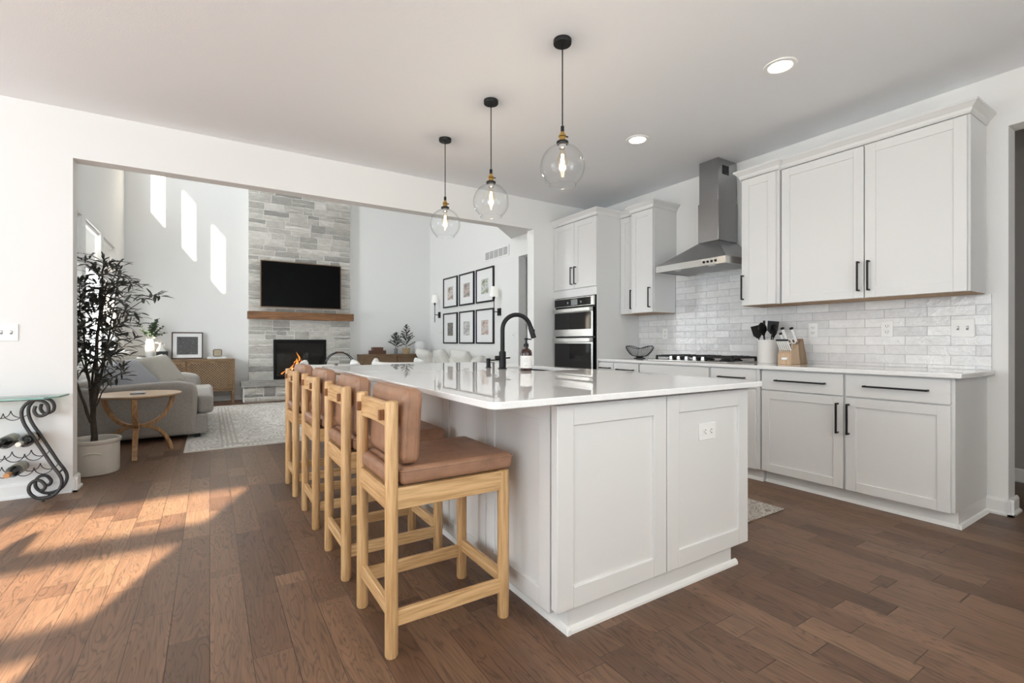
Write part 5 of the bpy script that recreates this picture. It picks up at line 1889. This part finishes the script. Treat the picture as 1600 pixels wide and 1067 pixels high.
# television
t = thing('television', 'large flat television hung on the stone above the mantel', 'television', (1.51, 9.97, 1.72))
MB().box(0.800, 2.220, 9.945, 9.985, 1.735, 2.585).build('back_case', M['blackplastic'], t)
bz = MB()
bz.box(0.788, 0.803, 9.935, 9.985, 1.722, 2.600).box(2.217, 2.232, 9.935, 9.985, 1.722, 2.600)
bz.box(0.803, 2.217, 9.935, 9.985, 1.722, 1.737).box(0.803, 2.217, 9.935, 9.985, 2.585, 2.600)
bz.build('bezel', M['bronze'], t)
MB().box(0.803, 2.217, 9.940, 9.945, 1.737, 2.585).build('screen', M['screen'], t)
MB().box(1.25, 1.77, 9.985, 10.05, 1.95, 2.35).build('wall_bracket', M['black'], t)

# log hoop on the hearth
t = thing('log_hoop', 'round black log hoop with leather grip on the hearth', 'log holder', (2.165, 9.78, 0.372))
hz = 0.62
for y in (9.70, 9.86):
    MB().tube([(2.165 + 0.265 * math.cos(2 * PI * k / 48), y, hz + 0.245 * math.sin(2 * PI * k / 48)) for k in range(48)], 0.009, 8, closed=True).build('ring', M['iron'], t, smooth=True)
MB().cyl((2.165, 9.70, hz - 0.245), (2.165, 9.86, hz - 0.245), 0.008, 8).build('cross_bar', M['iron'], t)
MB().box(2.10, 2.23, 9.69, 9.87, hz + 0.232, hz + 0.262).build('grip', M['boxwood'], t, bevel=0.006)

# ------------------------------------------------------------------ consoles and their things
def console(label, x0, x1, yf, yb, zt, zl, wood_, doors, group, legw=0.04):
    t = thing('console_cabinet', label, 'sideboard', ((x0 + x1) / 2, (yf + yb) / 2, 0), group)
    MB().box(x0, x1, yf, yb, zt - 0.028, zt).build('top', M[wood_], t, bevel=0.003)
    MB().box(x0 + 0.01, x1 - 0.01, yf + 0.022, yb, zl, zt - 0.028).build('body', M[wood_], t)
    fr = MB().box(x0, x0 + 0.035, yf, yf + 0.022, zl, zt - 0.028).box(x1 - 0.035, x1, yf, yf + 0.022, zl, zt - 0.028)
    fr.box(x0 + 0.035, x1 - 0.035, yf + 0.002, yf + 0.022, zl, zl + 0.03)
    fr.build('face_frame', M[wood_], t, bevel=0.002)
    for (a, b) in doors:
        r_ = 0.045
        d = MB()
        z0, z1 = zl + 0.035, zt - 0.034
        d.box(a, a + r_, yf, yf + 0.02, z0, z1).box(b - r_, b, yf, yf + 0.02, z0, z1)
        d.box(a + r_, b - r_, yf, yf + 0.02, z0, z0 + r_).box(a + r_, b - r_, yf, yf + 0.02, z1 - r_, z1)
        do = d.build('door', M[wood_], t, bevel=0.002)
        MB().box(a + r_, b - r_, yf + 0.008, yf + 0.02, z0 + r_, z1 - r_).build('cane_panel', M['cane'], do)
    for x in (x0 + 0.005, x1 - legw - 0.005):
        for y in (yf + 0.005, yb - legw - 0.005):
            MB().box(x, x + legw, y, y + legw, 0, zl).build('leg', M[wood_], t, bevel=0.002)
    return t


console('oak sideboard with woven cane doors left of the fireplace', -1.12, 0.375, 9.80, 10.17, 0.775, 0.205, 'console', [(-1.08, -0.35), (-0.325, 0.335)], 'cane sideboards')
console('darker wooden sideboard right of the fireplace', 2.60, 4.10, 9.80, 10.17, 0.815, 0.205, 'consoled', [(2.64, 3.335), (3.365, 4.06)], 'cane sideboards')
# framed art leaning
t = thing('framed_art', 'wood-framed dark stippled print leaning on the oak sideboard', 'picture', (-0.33, 10.0, 0.776))
m = Matrix.Translation((-0.332, 10.055, 0.7765)) @ Matrix.Rotation(math.radians(-9), 4, 'X')
w2, h = 0.228, 0.47
f = MB().box(-w2, -w2 + 0.018, -0.02, 0.0, 0, h, m).box(w2 - 0.018, w2, -0.02, 0.0, 0, h, m).box(-w2 + 0.018, w2 - 0.018, -0.02, 0, 0, 0.018, m).box(-w2 + 0.018, w2 - 0.018, -0.02, 0, h - 0.018, h, m)
f.build('frame', M['walnutf'], t)
MB().box(-w2 + 0.018, w2 - 0.018, -0.010, -0.002, 0.018, h - 0.018, m).build('mat_board', M['tan'] if False else M['winelabel'] if False else M['paper'], t)
MB().box(-w2 + 0.075, w2 - 0.075, -0.012, -0.010, 0.075, h - 0.080, m).build('print', M['artink'], t)
# white vases with greenery
def vase(x, y, z, prof, label, nl, seed, spread, hgt):
    t = thing('vase', label, 'vase', (x, y, z), 'vases on the oak sideboard')
    MB().lathe(prof, (x, y, z), 28, cap0=True).build('vase_body', M['ceramic'], t, smooth=True)
    r_ = random.Random(seed)
    g = MB()
    st_ = MB()
    top = prof[-1][1]
    for i in range(nl):
        a = r_.uniform(0, 2 * PI)
        e = Vector((x + spread * math.cos(a) * r_.uniform(0.3, 1), y - 0.06 + 0.10 * math.sin(a), z + top + hgt * r_.uniform(0.25, 1)))
        b = Vector((x, y, z + top - 0.03))
        md = b.lerp(e, 0.5) + Vector((0, 0, 0.04))
        st_.tube([b, md, e], 0.0022, 5)
        for k in range(9):
            u = 0.35 + 0.65 * k / 8
            c = b.lerp(md, u * 2) if u < 0.5 else md.lerp(e, 2 * u - 1)
            for q in range(2):
                d_ = Vector((r_.uniform(-1, 1), r_.uniform(-1, 0.6), r_.uniform(-0.5, 1))).normalized()
                if (c + d_ * 0.06).y > 10.18:
                    continue
                leaf(g, c, d_, r_.uniform(0.035, 0.06), r_.uniform(0.022, 0.036), 0.2, Vector((0, -0.5, 1)))
    st_.build('stems', M['bark'], t)
    g.build('leaves', M['green'], t, smooth=True, ang=180, fixn=False)


vase(-0.85, 10.0, 0.776, [(0.05, 0), (0.062, 0.01), (0.066, 0.20), (0.058, 0.30), (0.050, 0.335), (0.052, 0.345)], 'tall white vase of leafy greenery on the oak sideboard', 13, 3, 0.26, 0.34)
t = thing('vase', 'round-bellied white vase beside the leafy one on the oak sideboard', 'vase', (-0.70, 10.075, 0.776), 'vases on the oak sideboard')
MB().lathe([(0.05, 0), (0.075, 0.03), (0.085, 0.09), (0.070, 0.16), (0.034, 0.22), (0.028, 0.27), (0.034, 0.28)], (-0.70, 10.075, 0.776), 28, cap0=True).build('vase_body', M['ceramic'], t, smooth=True)
tag(MB().box(-0.755, -0.60, 9.86, 9.96, 0.776, 0.915).build('charcoal_box', M['darkbox'], None, bevel=0.003), 'small charcoal box in front of the white vases', 'box')
t = thing('book', 'white book lying flat on the right end of the oak sideboard', 'book', (0.11, 9.98, 0.776))
MB().box(-0.04, 0.245, 9.88, 10.08, 0.776, 0.812).build('cover', M['ceramicm'], t, bevel=0.003)
MB().box(-0.036, 0.241, 9.8795, 9.88, 0.781, 0.807).build('pages', M['paper'], t)
MB().box(0.02, 0.19, 9.879, 9.8794, 0.790, 0.798).build('spine_print', M['ink'], t)
t = thing('clock', 'small rounded tan table clock standing on the white book', 'clock', (0.115, 9.98, 0.8125))
MB().box(0.045, 0.185, 9.955, 10.01, 0.8125, 0.945).build('case', M['walnutf'], t, bevel=0.03, seg=4)
MB().box(0.058, 0.172, 9.951, 9.956, 0.826, 0.932).build('face', M['tan'], t, bevel=0.024, seg=4)
# right console things
tag(MB().box(2.82, 3.135, 9.88, 10.08, 0.816, 0.895).build('keepsake_box', M['boxwood'], None, bevel=0.003), 'wider dark brown box at the bottom of the stack on the dark sideboard', 'box', 'brown boxes')
tag(MB().box(2.87, 3.08, 9.90, 10.06, 0.8955, 0.962).build('keepsake_box', M['boxwood'], None, bevel=0.003), 'smaller dark brown box on top of the stack on the dark sideboard', 'box', 'brown boxes')


def fir(x, y, z, potmat, prof, h, w_, label, seed):
    t = thing('potted_fir', label, 'potted plant', (x, y, z), 'little potted firs')
    MB().lathe(prof, (x, y, z), 24, cap0=True).build('pot', M[potmat], t, smooth=True)
    r_ = random.Random(seed)
    zb = z + prof[-1][1]
    tr = MB()
    tr.tube([(x, y, zb - 0.02), (x, y, zb + h)], [0.006, 0.002], 6)
    nd = MB()
    nb = 30
    for i in range(nb):
        u = (i / (nb - 1)) ** 0.9
        a = i * 2.4
        ln = w_ * (1 - u) ** 0.8 * r_.uniform(0.75, 1.1) + 0.02
        b = Vector((x, y, zb + h * (0.06 + 0.92 * u)))
        e = b + Vector((math.cos(a) * ln, math.sin(a) * ln * 0.55, ln * r_.uniform(0.35, 0.75)))
        e.y = min(e.y, 10.17)
        tr.tube([b, e], 0.0018, 4)
        nn = max(4, int(ln / 0.012))
        for k in range(nn):
            c = b.lerp(e, 0.15 + 0.85 * k / nn)
            for q in range(4):
                d_ = ((e - b).normalized() * 0.8 + Vector((r_.uniform(-1, 1), r_.uniform(-1, 1), r_.uniform(-0.6, 1)))).normalized()
                s_ = d_.cross(Vector((0.1, 1, 0.2))).normalized() * 0.0042
                nd.bm.faces.new([nd.bm.verts.new(p) for p in (c - s_, c + s_, c + d_ * 0.032)])
    for k in range(14):
        c = Vector((x, y, zb + h * (0.85 + 0.15 * k / 14)))
        for q in range(4):
            d_ = Vector((r_.uniform(-1, 1), r_.uniform(-1, 1), 1.3)).normalized()
            s_ = d_.cross(Vector((0.1, 1, 0.2))).normalized() * 0.004
            nd.bm.faces.new([nd.bm.verts.new(p) for p in (c - s_, c + s_, c + d_ * 0.030)])
    tr.build('trunk', M['bark'], t)
    nd.build('needles', M['fir'], t, fixn=False)


fir(3.375, 9.97, 0.816, 'grey', [(0.030, 0), (0.034, 0.01), (0.042, 0.12), (0.040, 0.12)], 0.33, 0.17, 'smaller little fir in a grey metal cup on the dark sideboard', 4)
fir(3.600, 9.95, 0.816, 'wicker', [(0.060, 0), (0.068, 0.01), (0.085, 0.125), (0.080, 0.125)], 0.50, 0.20, 'taller little fir in a woven basket on the dark sideboard', 9)
t = thing('jar', 'domed white jar at the right end of the dark sideboard', 'jar', (3.915, 9.98, 0.816))
MB().lathe([(0.115, 0), (0.122, 0.01), (0.122, 0.19), (0.110, 0.225), (0.075, 0.262), (0.022, 0.280), (0.0, 0.281)], (3.915, 9.98, 0.816), 32, cap0=True).build('body', M['ceramicm'], t, smooth=True)
MB().lathe([(0.010, 0.278), (0.016, 0.290), (0.010, 0.302), (0.0, 0.303)], (3.915, 9.98, 0.816), 16, cap0=True).build('knob', M['ceramicm'], t, smooth=True)

# ------------------------------------------------------------------ gallery wall
pcs = [[(0.10, 0.10, 0.08), (0.42, 0.30, 0.24), (0.75, 0.72, 0.70), (0.16, 0.12, 0.10)],
       [(0.10, 0.10, 0.10), (0.30, 0.30, 0.30), (0.60, 0.45, 0.40), (0.55, 0.56, 0.58)],
       [(0.12, 0.14, 0.08), (0.35, 0.38, 0.25), (0.70, 0.71, 0.72), (0.20, 0.20, 0.18)],
       [(0.12, 0.11, 0.07), (0.28, 0.25, 0.18), (0.10, 0.10, 0.14), (0.60, 0.55, 0.48)],
       [(0.62, 0.60, 0.58), (0.70, 0.69, 0.69), (0.35, 0.34, 0.33), (0.72, 0.72, 0.72)],
       [(0.25, 0.22, 0.18), (0.55, 0.38, 0.32), (0.66, 0.64, 0.60), (0.30, 0.28, 0.25)]]
names = ['top left', 'top middle', 'top right', 'bottom left', 'bottom middle', 'bottom right']
who = ['portrait of a couple on white', 'portrait among bare trees', 'full-length portrait in a green garden', 'portrait against dark foliage', 'very pale portrait', 'pink-toned group portrait']
ii = 0
for (z0, z1) in ((1.795, 2.425), (1.040, 1.680)):
    for (ya_, yb_) in ((8.745, 9.420), (8.020, 8.650), (7.275, 7.935)):
        t = thing('framed_photo', 'black-framed small %s, %s of the six gallery frames' % (who[ii], names[ii]), 'picture', (XR - 0.015, (ya_ + yb_) / 2, z0), 'gallery of six black frames')
        f = MB()
        q = 0.028
        f.box(XR - 0.030, XR - 0.001, ya_, ya_ + q, z0, z1).box(XR - 0.030, XR - 0.001, yb_ - q, yb_, z0, z1)
        f.box(XR - 0.030, XR - 0.001, ya_ + q, yb_ - q, z0, z0 + q).box(XR - 0.030, XR - 0.001, ya_ + q, yb_ - q, z1 - q, z1)
        f.build('frame', M['black'], t)
        MB().box(XR - 0.016, XR - 0.002, ya_ + q, yb_ - q, z0 + q, z1 - q).build('mat_board', M['paper'], t)
        yc_, zc_ = (ya_ + yb_) / 2, (z0 + z1) / 2 - 0.02
        MB().box(XR - 0.0175, XR - 0.016, yc_ - 0.13, yc_ + 0.13, zc_ - 0.135, zc_ + 0.135).build('photo_print', mat_photo('portrait_%s' % names[ii].replace(' ', '_'), pcs[ii], 13.0), t)
        ii += 1


def sconce(y, zt, label):
    """lamp on a bracket; zt = top of shade"""
    t = thing('wall_sconce', label, 'wall lamp', (XR - 0.06, y, zt - 0.62), 'black sconces with white shades')
    x = XR - 0.115
    MB().box(XR - 0.020, XR - 0.001, y - 0.052, y + 0.052, zt - 0.50, zt - 0.37).build('back_plate', M['black'], t, bevel=0.002)
    MB().tube([(XR - 0.02, y, zt - 0.435), (x, y, zt - 0.435)], 0.008, 8).build('arm', M['black'], t)
    MB().tube([(x, y, zt - 0.60), (x, y, zt - 0.16)], 0.0075, 8).build('stem', M['black'], t)
    MB().lathe([(0.010, zt - 0.235), (0.022, zt - 0.185), (0.024, zt - 0.18), (0.0, zt - 0.178)], (x, y, 0), 16).build('cup', M['black'], t, smooth=True)
    MB().lathe([(0.078, zt - 0.175), (0.052, zt), (0.050, zt), (0.076, zt - 0.175)], (x, y, 0), 28).build('lamp_shade', M['shade'], t, smooth=True)


sconce(9.66, 2.10, 'black wall sconce with white shade left of the gallery frames')
sconce(7.10, 2.03, 'black wall sconce with white shade right of the gallery frames')
# return-air grille
t = thing('air_vent', 'white return-air grille high on the living room wall', 'vent', (XR - 0.005, 7.21, 2.55))
MB().box(XR - 0.012, XR - 0.001, 6.79, 7.63, 2.535, 2.725).build('frame', M['plasticw'], t, bevel=0.002)
for i in range(5):
    y0 = 6.825 + i * 0.156
    v = MB()
    for k in range(7):
        v.box(XR - 0.0125, XR - 0.012, y0, y0 + 0.138, 2.563 + k * 0.019, 2.563 + k * 0.019 + 0.013)
    v.build('louvre', M['ventgrey'], t)

# dining chair standing left of the picture, its shadow reaches the floor in view
t = thing('dining_chair', 'wooden spindle-back dining chair left of the picture', 'chair', (-1.75, 1.55, 0))
cx, cy = -1.78, 1.62
for x in (-0.2, 0.2):
    for y in (-0.2, 0.2):
        MB().cyl((cx + x, cy + y, 0), (cx + x, cy + y, 0.44), 0.018, 10).build('leg', M['chair'], t, smooth=True)
MB().box(cx - 0.22, cx + 0.22, cy - 0.22, cy + 0.22, 0.44, 0.475).build('seat', M['chair'], t, bevel=0.01)
for i in range(6):
    y = cy - 0.19 + 0.076 * i
    MB().cyl((cx + 0.19, y, 0.475), (cx + 0.22, y, 0.86), 0.010, 8).build('spindle', M['chair'], t, smooth=True)
MB().box(cx + 0.20, cx + 0.24, cy - 0.22, cy + 0.22, 0.85, 0.93).build('top_rail', M['chair'], t, bevel=0.008)
